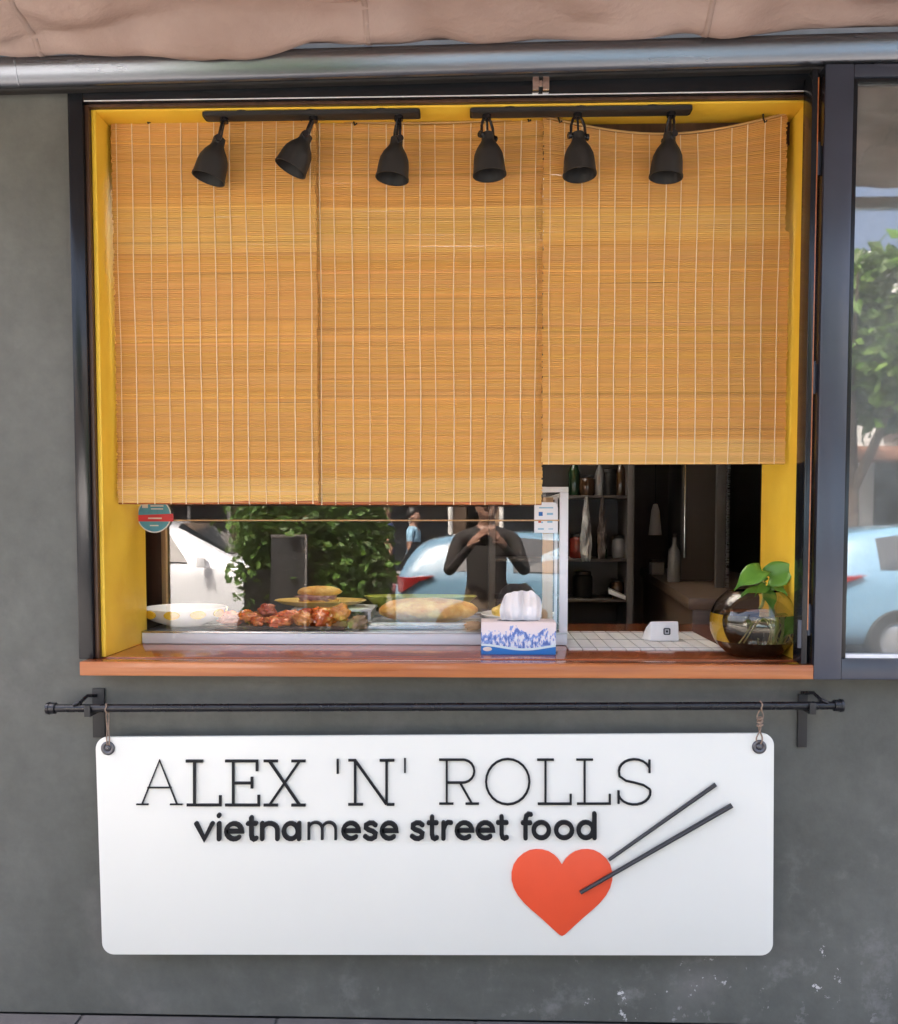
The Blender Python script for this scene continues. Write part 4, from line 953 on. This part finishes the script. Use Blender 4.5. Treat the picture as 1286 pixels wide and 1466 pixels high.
for (nm, px, z, pf, mm_, lab) in (
        ('bottle', 822, zt1, bprof(.21, .030), 'bottlegreen', 'dark green bottle next to the display case post on the top shelf board'),
        ('jar', 840, zt1, jprof(.10, .042), 'bottlebrown', 'squat brown jar on the top shelf board'),
        ('bottle', 858, zt1, bprof(.19, .024), 'bottleclear', 'pale slim bottle on the top shelf board'),
        ('jar', 872, zt1, jprof(.13, .036), 'pot', 'round black jar on the top shelf board'),
        ('bottle', 888, zt1, bprof(.20, .028), 'bottlebrown', 'brown bottle by the upright end of the top shelf board'),
        ('jar', 828, zt2_, jprof(.12, .045), 'bottlered', 'red jar on the middle shelf board behind the hanging bag'),
        ('bottle', 862, zt2_, bprof(.19, .028), 'bottlegreen', 'green bottle on the middle shelf board'),
        ('jar', 886, zt2_, jprof(.11, .034), 'bottleclear', 'pale jar by the upright end of the middle shelf board'),
        ('jar', 835, zt3, jprof(.13, .048), 'pot', 'black pot on the lowest shelf board'),
        ('jar', 884, zt3, jprof(.09, .036), 'bottlebrown', 'small brown jar on the lowest shelf board')):
    lathed(nm, px, yk_, z + .0004, pf[0], M[mm_], lab, nm, pf[1], 'containers on the kitchen shelf unit')
def crumple(name, m_, xc, yc_, z0_, z1_, w_, label, cat, seed):
    vs = []; fs = []; A, B = 12, 26
    for j in range(B + 1):
        t = j / B
        for i in range(A + 1):
            u = i / A * 2 - 1; ww = w_ * (.25 + .75 * math.sin(min(1, t * 1.25) * math.pi * .5)) * (1 - .25 * max(0, t - .8) * 5)
            vs.append((xc + u * ww + .006 * noise.noise((u * 3, t * 7, seed)), yc_ + .03 * noise.noise((u * 2.2, t * 6, seed + 5)) - .015 * (1 - u * u), z1_ + (z0_ - z1_) * t))
    for j in range(B):
        for i in range(A):
            q_ = j * (A + 1) + i; fs.append((q_, q_ + 1, q_ + A + 2, q_ + A + 1))
    o = MB().add(vs, fs).build(name, m_, None, 0, 'all'); o.modifiers.new('t', 'SOLIDIFY').thickness = .001; return tag(o, label, cat)
crumple('plastic_bag', mat('clear plastic', (.40, .41, .40), .12, spec=.8, coat=.8), P(839, 760, SYk - .03).x, SYk - .03, P(839, 804, SYk - .03).z, zt1 - .008, .028, 'crumpled clear plastic bag hanging from the top shelf board', 'bag', 3)
crumple('dish_towel', M['kdoor'], P(862, 760, SYk - .02).x, SYk - .02, P(862, 800, SYk - .02).z, zt1 - .008, .022, 'grey towel hanging beside the clear plastic bag', 'towel', 8)
fc = thing('paper_stack', (P(884, 848, SYk - .01).x, SYk + .0, zt3), 'white folded paper leaning out over the lowest shelf board', 'paper')
c0 = P(880, 848, SYk - .02); q = MB(); q.hexa([(c0.x - .03, SYk - .03, zt3 + .03), (c0.x + .05, SYk - .04, zt3 + .0005), (c0.x + .06, SYk + .04, zt3 + .0005), (c0.x - .02, SYk + .05, zt3 + .035), (c0.x - .03, SYk - .03, zt3 + .05), (c0.x + .05, SYk - .04, zt3 + .018), (c0.x + .06, SYk + .04, zt3 + .018), (c0.x - .02, SYk + .05, zt3 + .055)]); q.build('sheets', M['plastic'], fc, .001)
# prep counter running back into the kitchen
WT = 1.20
kc = thing('prep_counter', (1.2, 1.6, .02), 'brown topped prep counter inside the kitchen', 'counter')
fa, fb_ = P(986, 870, .95).x, P(916, 822, 3.2).x
MB().hexa([(fa, .95, WT - .045), (1.55, .95, WT - .045), (1.55, 3.2, WT - .045), (fb_, 3.2, WT - .045), (fa, .95, WT), (1.55, .95, WT), (1.55, 3.2, WT), (fb_, 3.2, WT)]).build('worktop', M['kcounter'], kc, .004)
MB().hexa([(fa + .02, .97, .021), (1.54, .97, .021), (1.54, 3.19, .021), (fb_ + .02, 3.19, .021), (fa + .02, .97, WT - .046), (1.54, .97, WT - .046), (1.54, 3.19, WT - .046), (fb_ + .02, 3.19, WT - .046)]).build('cabinet', M['kcounter'], kc, .004)
pf = bprof(.24, .034); lathed('bottle', 966, 1.9, WT + .0005, pf[0], M['bottleclear'], 'pale bottle standing alone on the prep counter', 'bottle', pf[1])
# hanging lamp
hl = thing('pendant_lamp', (P(938, 765, 2.3).x, 2.3, P(938, 766, 2.3).z), 'small white cone pendant hanging in the dark kitchen', 'lamp')
x = WL[hl].x; z = WL[hl].z; hgt = P(938, 722, 2.3).z - z
MB().lathe([(.036, 0), (.030, hgt * .35), (.022, hgt * .8), (.012, hgt), (.003, hgt * 1.02)], Matrix.Translation((x, 2.3, z)), 20).build('cone_shade', M['plastic'], hl, 0, True)
MB().tube([(x, 2.3, z + hgt), (x, 2.3, KZ)], .003, 6).build('cable', M['trim'], hl)
# tall cupboard standing on the worktop, with pale upright beside it
dxa = P(976, 760, 2.0).x; dxb = P(1024, 760, 2.0).x
fd = thing('cupboard', ((dxa + dxb) / 2, 2.0, WT), 'tall taupe cupboard with a steel handle bar standing on the prep counter', 'cupboard')
box('door_panel', M['kdoor'], fd, dxa, dxb, 2.0, 2.03, WT + .001, 2.4, .004)
MB().tube([(dxa + .012, 1.985, WT + .12), (dxa + .012, 1.985, 2.3)], .007, 8).build('handle_bar', M['chrome'], fd, 0, True)
box('carcass', M['kdark'], fd, dxa + .004, dxb - .004, 2.031, 2.35, WT + .001, 2.4, .004)
tl2 = thing('upright_post', (P(1033, 760, 1.5).x, 1.5, WT), 'pale grey upright post in front of the taupe cupboard', 'post')
box('post_face', M['kshelf'], tl2, P(1026, 760, 1.5).x, P(1039, 760, 1.5).x, 1.5, 1.53, WT + .001, 2.5, .003)
box('channel', M['steel'], tl2, P(1041, 760, 1.5).x, P(1045, 760, 1.5).x, 1.5, 1.52, WT + .001, 2.5, .001)
bx_ = thing('paper_box', (P(926, 805, 2.5).x + .06, 2.5, WT), 'small white paper box on the prep counter near the pendant lamp', 'box')
box('carton', M['plastic'], bx_, WL[bx_].x - .03, WL[bx_].x + .04, 2.5, 2.58, WT + .0005, WT + .07, .002)
box('lid', M['kshelf'], bx_, WL[bx_].x - .032, WL[bx_].x + .042, 2.498, 2.582, WT + .0705, WT + .085, .002)

# ------------------------------------------------------------------ the street behind the viewer (seen in the panes)
def car(name, x0, y, L, paint, label, tail=True, sc_=1.0):
    rt = thing(name, (x0 + L / 2, y, -.011), label, 'car')
    hwid = .88; zb2 = .20
    # stations: (t along length, belt z, roof z, roof half width, body half width)
    stn = [(.0, .78, .80, .62, .74), (.015, .98, 1.0, .66, .82), (.06, 1.0, 1.34, .60, .86), (.12, 1.0, 1.43, .60, .88), (.30, .99, 1.49, .60, .88), (.48, .98, 1.47, .59, .88), (.55, .97, 1.40, .58, .88), (.70, .96, 1.03, .60, .87), (.76, .94, .985, .60, .86), (.90, .86, .91, .60, .84), (.97, .74, .79, .58, .78), (1.0, .52, .58, .50, .66)]
    q = MB(); K_ = 9; vs = []
    for (t, bz, rz, rw, bw) in stn:
        x = x0 + t * L; bz *= sc_; rz *= sc_
        half = [(0, zb2), (bw * .86, zb2), (bw * .97, zb2 + .12), (bw, zb2 + .36), (bw * .985, bz - .10), (bw * .95, bz), (rw + .06, rz - .06 if rz - bz > .2 else rz - .02), (rw, rz - .015), (0, rz)]
        ring = half + [(-a, b) for a, b in half[-2:0:-1]]
        for (a, b) in ring: vs.append((x, y + a, b))
    n = 2 * K_ - 2; fs = [[i * n + k, i * n + (k + 1) % n, (i + 1) * n + (k + 1) % n, (i + 1) * n + k] for i in range(len(stn) - 1) for k in range(n)]
    fs += [list(range(n)), [(len(stn) - 1) * n + k for k in range(n)][::-1]]
    q.add(vs, fs).build('body', paint, rt, 0, True, sub=1)
    def pt(i, k): return Vector(vs[i * n + k])
    def lerp(a, b, t): return a + (b - a) * t
    for s in (1, -1):
        kb, kr = (5, 6) if s > 0 else (n - 5, n - 6)
        for (ia, ib, ta_, tb_) in ((2, 4, .35, .92), (4, 6, .06, .95)):
            a = lerp(pt(ia, kb), pt(ib, kb), ta_); b = lerp(pt(ia, kb), pt(ib, kb), tb_); c_ = lerp(pt(ia, kr), pt(ib, kr), tb_); d_ = lerp(pt(ia, kr), pt(ib, kr), ta_)
            if ia == 4: b = b + Vector((.32, 0, 0))
            w4 = [a, b, c_, d_]; cn = sum(w4, Vector()) / 4; w4 = [lerp(p_, cn, .07) + Vector((0, s * .012, 0)) for p_ in w4]
            q = MB().add(w4 + [p_ - Vector((0, s * .03, 0)) for p_ in w4], [(0, 1, 2, 3), (7, 6, 5, 4), (0, 4, 5, 1), (1, 5, 6, 2), (2, 6, 7, 3), (3, 7, 4, 0)]); q.build('side_window', M['carglass'], rt)
    for (ia, ib, nm, off) in ((6, 7, 'windscreen', Vector((.025, 0, .03))), (1, 2, 'rear_window', Vector((-.03, 0, .02)))):
        a, b = pt(ia, 7), pt(ia, n - 7); c_, d_ = pt(ib, n - 7), pt(ib, 7)
        w4 = [a, b, c_, d_]; cn = sum(w4, Vector()) / 4; w4 = [lerp(p_, cn, .12) + off for p_ in w4]
        MB().add(w4 + [p_ - off * 2.2 for p_ in w4], [(0, 1, 2, 3), (7, 6, 5, 4), (0, 4, 5, 1), (1, 5, 6, 2), (2, 6, 7, 3), (3, 7, 4, 0)]).build(nm, M['carglass'], rt)
    for wx in (x0 + .19 * L, x0 + .80 * L):
        for s in (1, -1):
            T = Matrix.Translation((wx, y + s * .80, .31 - .011)) @ Matrix.Rotation(R(90), 4, 'X')
            wl_ = thing('wheel', (wx, y + s * .80, .30), parent=rt)
            MB().lathe([(.20, -.10), (.30, -.10), (.315, -.07), (.315, .07), (.30, .10), (.20, .10)], T, 28).build('tyre', M['tyre'], wl_, 0, True)
            MB().lathe([(.001, -.07), (.06, -.085), (.16, -.06), (.20, -.095), (.20, .095), (.16, .06), (.06, .085), (.001, .07)], T, 20).build('rim', M['alu'], wl_, 0, True)
    for s in (1, -1):
        q = MB(); zz_ = .90 * sc_
        q.hexa([(x0 + .01, y + s * .52, zz_ - .06), (x0 + .30, y + s * .895, zz_ - .005), (x0 + .12, y + s * .895, zz_ - .12), (x0 - .015, y + s * .62, zz_ - .14), (x0 - .005, y + s * .52, zz_ + .05), (x0 + .50, y + s * .893, zz_ + .06), (x0 + .14, y + s * .890, zz_ + .03), (x0 - .012, y + s * .62, zz_ + .04)])
        q.build('tail_light', M['taillight'], rt, .004)
        q = MB().hexa([(x0 + .945 * L, y + s * .50, .60), (x0 + .985 * L, y + s * .48, .60), (x0 + .955 * L, y + s * .80, .62), (x0 + .90 * L, y + s * .85, .66), (x0 + .935 * L, y + s * .50, .74), (x0 + .972 * L, y + s * .48, .72), (x0 + .945 * L, y + s * .79, .75), (x0 + .88 * L, y + s * .86, .80)]); q.build('headlight', M['headlight'], rt, .004)
        q = MB().hexa([(x0 + .64 * L, y + s * .87, .98), (x0 + .665 * L, y + s * .87, .98), (x0 + .66 * L, y + s * 1.02, 1.0), (x0 + .635 * L, y + s * 1.02, 1.0), (x0 + .64 * L, y + s * .87, 1.05), (x0 + .66 * L, y + s * .87, 1.05), (x0 + .655 * L, y + s * 1.02, 1.11), (x0 + .635 * L, y + s * 1.02, 1.11)]); q.build('mirror', paint, rt, .012)
        for dx in (.27, .50): box('door_handle', M['trim'], rt, x0 + dx * L, x0 + dx * L + .16, y + s * .872, y + s * .900, .80, .825, .005)
    box('bumper', M['trim'], rt, x0 - .03, x0 + .16, y - .70, y + .70, .28, .46, .03)
    return rt
car('parked_car', -5.8, -7.5, 4.35, M['carwhite'], 'white hatchback parked along the kerb, mirrored in the display glass', sc_=1.06)
car('parked_car', -.92, -7.5, 4.1, M['carblue'], 'light blue hatchback parked in front of the white car, mirrored in the display glass', sc_=.94)
car('parked_car', 3.42, -7.5, 4.3, M['carnavy'], 'deeper blue hatchback parked ahead of the light blue car')

def leaves(m_, c, rx, ry, rz, n, size, rnd, clumps=16):
    cl_ = []
    for k in range(clumps):
        while True:
            d = Vector((rnd.uniform(-1, 1), rnd.uniform(-1, 1), rnd.uniform(-1, 1)))
            if d.length < 1: break
        cl_.append((d, rnd.uniform(.22, .42)))
    for k in range(n):
        d, r_ = rnd.choice(cl_); o = Vector((rnd.gauss(0, 1), rnd.gauss(0, 1), rnd.gauss(0, 1))) * r_ * .55; p = d * .78 + o
        p = Vector(c) + Vector((p.x * rx, p.y * ry, p.z * rz)); ax = Vector((rnd.gauss(0, 1), rnd.gauss(0, 1), rnd.gauss(0, .6) - .3)).normalized(); sd_ = ax.cross(Vector((rnd.gauss(0, 1), rnd.gauss(0, 1), rnd.gauss(0, 1)))).normalized()
        L = size * rnd.uniform(.7, 1.3); w_ = L * .30; up = ax.cross(sd_) * w_ * .3; g_ = rnd.uniform(.6, 1.35); cc = (g_ * rnd.uniform(.9, 1.15), g_, g_ * rnd.uniform(.7, 1.1))
        m_.add([p, p + ax * L * .5 + sd_ * w_ + up, p + ax * L, p + ax * L * .5 - sd_ * w_ + up], [(0, 1, 2), (0, 2, 3)], cc)
def tree(x, y, h, cr, cz_, label, nm='street_tree', n=5200, size=.16, seed=1, z0=.0, group=None, leafm='foliage'):
    rnd = random.Random(seed); rt = thing(nm, (x, y, z0), label, 'tree', group)
    q = MB(); tr0 = .05 + .022 * h; top = cz_
    pts_ = [Vector((x + .05 * math.sin(t * 3) * h * .1, y + .04 * math.cos(t * 4) * h * .1, z0 + (top - z0) * t)) for t in (0, .2, .4, .6, .8, 1)]
    q.tube(pts_, [tr0 * (1.25 - .8 * i / 5) for i in range(6)], 9)
    for k in range(7):
        a = k * 2.4; st_p = pts_[2 + k % 3]; en = Vector((x + math.cos(a) * cr[0] * .75, y + math.sin(a) * cr[1] * .75, cz_ + rnd.uniform(-.3, .7) * cr[2]))
        q.tube([st_p, st_p * .5 + en * .5 + Vector((0, 0, .12)), en], [tr0 * .5, tr0 * .3, tr0 * .1], 6)
    q.build('trunk', M['bark'], rt, 0, True)
    q = MB(); leaves(q, (x, y, cz_), cr[0], cr[1], cr[2], n, size, rnd, 22); q.build('crown', M[leafm], rt, color=True)
    return rt
# planter with a bushy shrub opposite the white car
def mx(px, y): return (px - 682) / 1300 * (2.68 + 2 * CY - y)      # x of a thing at depth y whose mirror image in the case glass stands at px
by = -4.05; bx = mx(398, by)
pot = thing('planter', (bx, by, 0), 'tall black planter holding the leafy shrub on the pavement edge', 'planter')
MB().lathe([(.22, .0), (.23, .02), (.27, .6), (.29, 1.04), (.30, 1.06), (.30, 1.12), (.275, 1.12), (.265, 1.06)], Matrix.Translation((bx, by, .0005)), 28, True).build('pot_body', M['pot'], pot, 0, True)
MB().lathe([(.27, 1.07), (.15, 1.085), (.001, 1.09)], Matrix.Translation((bx, by, 0)), 20).build('soil', M['bark'], pot, 0, True)
shr = tree(bx, by, 1.0, (.62, .5, .75), 1.62, 'bushy shrub growing in the tall black planter, mirrored in the display glass', 'shrub', 11000, .075, 3, 1.085, leafm='bushleaf')
by2 = -4.1; bx2 = mx(486, by2)
pot2 = thing('planter', (bx2, by2, 0), 'wide low planter beside the tall black one', 'planter')
MB().lathe([(.20, .0), (.24, .02), (.33, .34), (.345, .36), (.345, .40), (.315, .40), (.30, .36)], Matrix.Translation((bx2, by2, .0005)), 28, True).build('pot_body', M['pot'], pot2, 0, True)
MB().lathe([(.302, .35), (.15, .365), (.001, .37)], Matrix.Translation((bx2, by2, 0)), 20).build('soil', M['bark'], pot2, 0, True)
tree(bx2, by2, 1.2, (.36, .4, .85), 1.22, 'denser shrub growing in the wide low planter, mirrored beside the blue car', 'shrub', 11000, .075, 5, .372, leafm='bushleaf')
ly = -4.25; lx = mx(383, ly)
lpst = thing('lamp_post', (lx, ly, 0), 'slim black street lamp post beside the tall black planter', 'lamp post')
MB().lathe([(.13, 0), (.13, .12), (.085, .18), (.075, .9), (.065, 3.6)], Matrix.Translation((lx, ly, .0005)), 18, True, True).build('post', M['black'], lpst, 0, True)
MB().lathe([(.065, 3.602), (.14, 3.64), (.20, 3.9), (.22, 4.05), (.02, 4.2)], Matrix.Translation((lx, ly, 0)), 18, True).build('lantern', M['blackmatt'], lpst, 0, True)
qy = -3.55; q0x, q1x = mx(388, qy), mx(437, qy)
ab = thing('menu_board', ((q0x + q1x) / 2, qy, 0), 'dark folding menu board with a white rim before the tall black planter', 'board')
BT = P(415, 770, CY).z; BT = CAM.z + (BT - CAM.z) / (CY + 2.68) * (2.68 + 2 * CY - qy)
for s_ in (1, -1):
    q = MB(); yb2, yt2 = qy + s_ * .16, qy + s_ * .018
    q.hexa([(q0x, yb2 - .012, 0.0005), (q1x, yb2 - .012, 0.0005), (q1x, yb2 + .012, .0005), (q0x, yb2 + .012, .0005), (q0x, yt2 - .012, BT), (q1x, yt2 - .012, BT), (q1x, yt2 + .012, BT), (q0x, yt2 + .012, BT)]); q.build('board_leaf', M['pot'], ab, .003)
box('top_bar', M['kwall'], ab, q0x, q1x + .016, qy - .034, qy + .034, BT + .001, BT + .024, .003)
q = MB().hexa([(q1x + .001, qy + .14, .001), (q1x + .016, qy + .14, .001), (q1x + .016, qy + .18, .001), (q1x + .001, qy + .18, .001), (q1x + .001, qy + .0, BT), (q1x + .016, qy + .0, BT), (q1x + .016, qy + .034, BT), (q1x + .001, qy + .034, BT)]); q.build('side_bar', M['kshelf'], ab, .002)
tree(6.2, -12.9, 6, (1.7, 1.5, 1.5), 4.4, 'round crowned street tree before the pale house across the road', seed=4, n=6000, size=.26, z0=.10, group='trees across the road')
tree(2.6, -13.0, 6, (1.9, 1.5, 1.6), 4.9, 'broad street tree before the narrow brown shop house', seed=6, n=6000, size=.26, z0=.10, group='trees across the road')
tree(-7.4, -13.2, 6, (2.0, 1.5, 1.5), 4.4, 'broad street tree before the long brown shop house', seed=12, n=6000, size=.26, z0=.10, group='trees across the road')
tree(9.6, -13.2, 5, (1.6, 1.5, 1.3), 3.6, 'smaller street tree at the far end of the pale house', seed=8, n=5000, size=.26, z0=.10, group='trees across the road')
# buildings across the road
def house(x0, x1, h, m_, label, nwin, ydoor=True):
    rt = thing('shop_house', ((x0 + x1) / 2, -16.5, 0), label, 'building', None); yf = -15.5
    box('wall', m_, rt, x0, x1, yf - 6, yf, .0, h, .02)
    box('cornice', M['render_w'], rt, x0 - .05, x1 + .05, yf + .002, yf + .16, h - .25, h + .05, .02)
    wv = (x1 - x0) / nwin
    for k in range(nwin):
        a = x0 + wv * k + wv * .12; b = x0 + wv * (k + 1) - wv * .12
        wn = thing('shop_window', ((a + b) / 2, yf, .3), parent=rt)
        box('pane', M['shopglass'], wn, a + .08, b - .08, yf + .01, yf + .04, .45, 2.5, 0)
        fq = MB(); fq.box(a, b, yf + .001, yf + .09, .3, .445); fq.box(a, b, yf + .001, yf + .09, 2.505, 2.65); fq.box(a, a + .075, yf + .001, yf + .09, .4455, 2.5045); fq.box(b - .075, b, yf + .001, yf + .09, .4455, 2.5045)
        fq.box((a + b) / 2 - .03, (a + b) / 2 + .03, yf + .041, yf + .085, .4455, 2.5045)
        fq.build('frame', M['render_w'] if m_ is M['render_b'] else M['pot'], wn)
        if h > 4.2:
            u = thing('upper_window', ((a + b) / 2, yf, 3.2), parent=rt)
            box('pane', M['shopglass'], u, a + .2, b - .2, yf + .01, yf + .04, 3.3, h - .7, 0)
            box('sill', M['render_w'], u, a + .12, b - .12, yf + .001, yf + .16, 3.18, 3.28, .01)
    vs = [(x0 + .1, yf + .002, 2.95), (x1 - .1, yf + .002, 2.95), (x1 - .1, yf + .002, 2.90), (x0 + .1, yf + .002, 2.90), (x0 + .1, yf + 1.0, 2.62), (x1 - .1, yf + 1.0, 2.62), (x1 - .1, yf + 1.0, 2.57), (x0 + .1, yf + 1.0, 2.57)]
    MB().add(vs, [(0, 1, 5, 4), (3, 7, 6, 2), (4, 5, 6, 7), (0, 4, 7, 3), (1, 2, 6, 5)]).build('shop_awning', M['brownawn'], rt)
    for k in range(3): MB().tube([(x0 + .3 + k * (x1 - x0 - .6) / 2, yf + .96, .1), (x0 + .3 + k * (x1 - x0 - .6) / 2, yf + .96, 2.56)], .05, 10).build('column', M['render_w'], rt, 0, True)
house(-14, -.2, 5.0, M['render_b'], 'long brown shop house with columns across the road', 6)
house(.2, 5.0, 5.4, M['render_b'], 'narrow brown shop house between its two neighbours across the road', 2)
house(5.4, 16, 6.6, M['render_w'], 'pale shop house across the road behind the round tree', 5)

# ------------------------------------------------------------------ people on the street
def person(loc, rot, joints, mats, label, hair_m=None):
    rt = thing('person', loc, label, 'person')
    J, E = joints; names = list(J); idx = {k: i for i, k in enumerate(names)}
    me = bpy.data.meshes.new('skin'); me.from_pydata([J[k][0] for k in names], [(idx[a], idx[b]) for a, b, *_ in E], [])
    o = bpy.data.objects.new('skin_tmp', me); COL.objects.link(o)
    md = o.modifiers.new('s', 'SKIN'); md.use_smooth_shade = True; o.modifiers.new('b', 'SUBSURF').levels = 2
    for k in names:
        d = me.skin_vertices[0].data[idx[k]]; r_ = J[k][1]; d.radius = (r_, r_) if not isinstance(r_, tuple) else r_; d.use_root = (k == 'pelvis')
    dg = bpy.context.evaluated_depsgraph_get(); m2 = bpy.data.meshes.new_from_object(o.evaluated_get(dg)); m2.name = 'body'
    bpy.data.objects.remove(o); m2.materials.clear()
    for m_ in mats: m2.materials.append(m_)
    segs = [(Vector(J[a][0]), Vector(J[b][0]), mi) for a, b, mi in E]
    for pl_ in m2.polygons:
        c_ = Vector(pl_.center); best = 9; bi = 0
        for a, b, mi in segs:
            ab_ = b - a; t = max(0, min(1, (c_ - a).dot(ab_) / max(1e-9, ab_.length_squared))); d = (c_ - (a + ab_ * t)).length
            if d < best: best, bi = d, mi
        pl_.material_index = bi; pl_.use_smooth = True
    bo = bpy.data.objects.new('body', m2); COL.objects.link(bo); bo.parent = rt; WL[bo] = Vector(loc)
    hd = Vector(J['crown'][0]); bm = bmesh.new(); bmesh.ops.create_icosphere(bm, subdivisions=3, radius=1)
    bmesh.ops.delete(bm, geom=[v for v in bm.verts if v.co.z < -.15 - .75 * max(0, -v.co.y) or (v.co.y > .55 and v.co.z < .45)], context='VERTS')
    for v in bm.verts: v.co = Vector((v.co.x * .088, v.co.y * .104, v.co.z * .115)) * (1 + .05 * noise.noise(v.co * 4)) + hd + Vector((0, -.012, -.045))
    hm = bpy.data.meshes.new('hair'); bm.to_mesh(hm); bm.free(); hm.materials.append(hair_m or M['hair']); hm.shade_smooth()
    ho = bpy.data.objects.new('hair', hm); COL.objects.link(ho); ho.parent = rt; ho.modifiers.new('t', 'SOLIDIFY').thickness = .012
    rt.rotation_euler.z = rot
    return rt
def skeleton(pose, H=1.0, stride=.12):
    J = {'pelvis': ((0, 0, .95 * H), (.15, .11)), 'waist': ((0, 0, 1.10 * H), (.14, .10)), 'chest': ((0, .01, 1.30 * H), (.165, .115)), 'collar': ((0, 0, 1.43 * H), (.10, .075)), 'neck': ((0, .01, 1.50 * H), .052),
         'jaw': ((0, .030, 1.575 * H), (.062, .075)), 'brow': ((0, .02, 1.65 * H), (.076, .09)), 'crown': ((0, .005, 1.725 * H), (.062, .07)), 'nose': ((0, .118, 1.625 * H), .012)}
    E = [('pelvis', 'waist', 1), ('waist', 'chest', 1), ('chest', 'collar', 1), ('collar', 'neck', 0), ('neck', 'jaw', 0), ('jaw', 'brow', 0), ('brow', 'crown', 0), ('brow', 'nose', 0)]
    for s, nm in ((-1, 'l'), (1, 'r')):
        st_ = stride * s
        J[nm + 'ear'] = ((s * .083, .005, 1.63 * H), .014); E.append(('brow', nm + 'ear', 0))
        J[nm + 'hip'] = ((s * .095, 0, .90 * H), .092); J[nm + 'knee'] = ((s * .10, st_ * .6 + .02, .49 * H), .062); J[nm + 'calf'] = ((s * .10, st_ * .75 - .02, .33 * H), .058); J[nm + 'ankle'] = ((s * .10, st_, .085), .040); J[nm + 'ball'] = ((s * .115, st_ + .13, .035), .034); J[nm + 'toe'] = ((s * .12, st_ + .19, .028), .024)
        E += [('pelvis', nm + 'hip', 2), (nm + 'hip', nm + 'knee', 2), (nm + 'knee', nm + 'calf', 2), (nm + 'calf', nm + 'ankle', 2), (nm + 'ankle', nm + 'ball', 3), (nm + 'ball', nm + 'toe', 3)]
        J[nm + 'sh'] = ((s * .19, 0, 1.40 * H), .062)
        if pose == 'phone': el, wr = (s * .27, .10, 1.16 * H), (s * .11, .30, 1.36 * H); hd_ = (s * .085, .335, 1.40 * H); fd_ = Vector((-s * .6, .45, .55)).normalized()
        else: el, wr = (s * .25, -.03 - st_ * .3, 1.13 * H), (s * .26, .06 - st_ * .8, .90 * H); hd_ = (s * .26, .08 - st_ * .8, .83 * H); fd_ = Vector((0, .25, -1)).normalized()
        J[nm + 'el'] = (el, .042); J[nm + 'wr'] = (wr, .028); J[nm + 'palm'] = (hd_, (.036, .022))
        mid = tuple((Vector(J[nm + 'sh'][0]) * .45 + Vector(el) * .55)); J[nm + 'ua'] = (mid, .050)
        slv = 1 if pose == 'phone' else 0
        E += [('collar', nm + 'sh', 1), (nm + 'sh', nm + 'ua', 1), (nm + 'ua', nm + 'el', slv), (nm + 'el', nm + 'wr', slv), (nm + 'wr', nm + 'palm', 0)]
        sdv = Vector((0, 1, 0)) if pose != 'phone' else Vector((.2, -.5, .8)); sdv = (sdv - fd_ * sdv.dot(fd_)).normalized()
        for k, (off, ln) in enumerate(((-.027, .070), (-.009, .082), (.009, .078), (.026, .062))):
            a = Vector(hd_) + fd_ * .045 + sdv * off; b = a + fd_ * ln * .5; c_ = b + (fd_ + Vector((-s * .5, 0, 0))).normalized() * ln * .5
            J[nm + 'f%d' % k] = (tuple(a), .010); J[nm + 'g%d' % k] = (tuple(b), .009); J[nm + 'h%d' % k] = (tuple(c_), .0075)
            E += [(nm + 'palm', nm + 'f%d' % k, 0), (nm + 'f%d' % k, nm + 'g%d' % k, 0), (nm + 'g%d' % k, nm + 'h%d' % k, 0)]
        a = Vector(hd_) - sdv * .032 + fd_ * .005; J[nm + 't0'] = (tuple(a), .011); J[nm + 't1'] = (tuple(a + (fd_ - sdv * .5).normalized() * .055), .009)
        E += [(nm + 'palm', nm + 't0', 0), (nm + 't0', nm + 't1', 0)]
    return J, E
person((.075, -3.12, 0), 0, skeleton('phone', .985, .02), [M['skin'], M['shirt_dark'], M['khaki'], M['shoe']], 'person in a dark brown shirt raising a phone, mirrored in the display glass')
phn = thing('phone', (.07, -2.765, 1.345), 'dark phone held up by the person in the dark brown shirt', 'phone')
box('phone_body', M['black'], phn, -.005, .145, -2.772, -2.764, 1.338, 1.412, .003)
def walker(px, y, rot, H, shirt, trs, label):
    D = 2.68 + 2 * CY - y; person(((px - 682) / 1300 * D, y, .0), rot, skeleton('walk', H), [M['skin'], shirt, trs, M['shoe']], label)
walker(556, -9.9, R(90), 1.0, M['shirt_navy'], M['trouser'], 'person in a navy shirt and dark trousers walking behind the blue car')
walker(592, -10.2, R(-80), .95, M['shirt_blue'], M['khaki'], 'person in a pale blue shirt and khaki trousers walking on the road')
walker(531, -10.3, R(100), .93, M['shirt_pink'], M['trouser'], 'person in a pink shirt walking beside the one in navy')
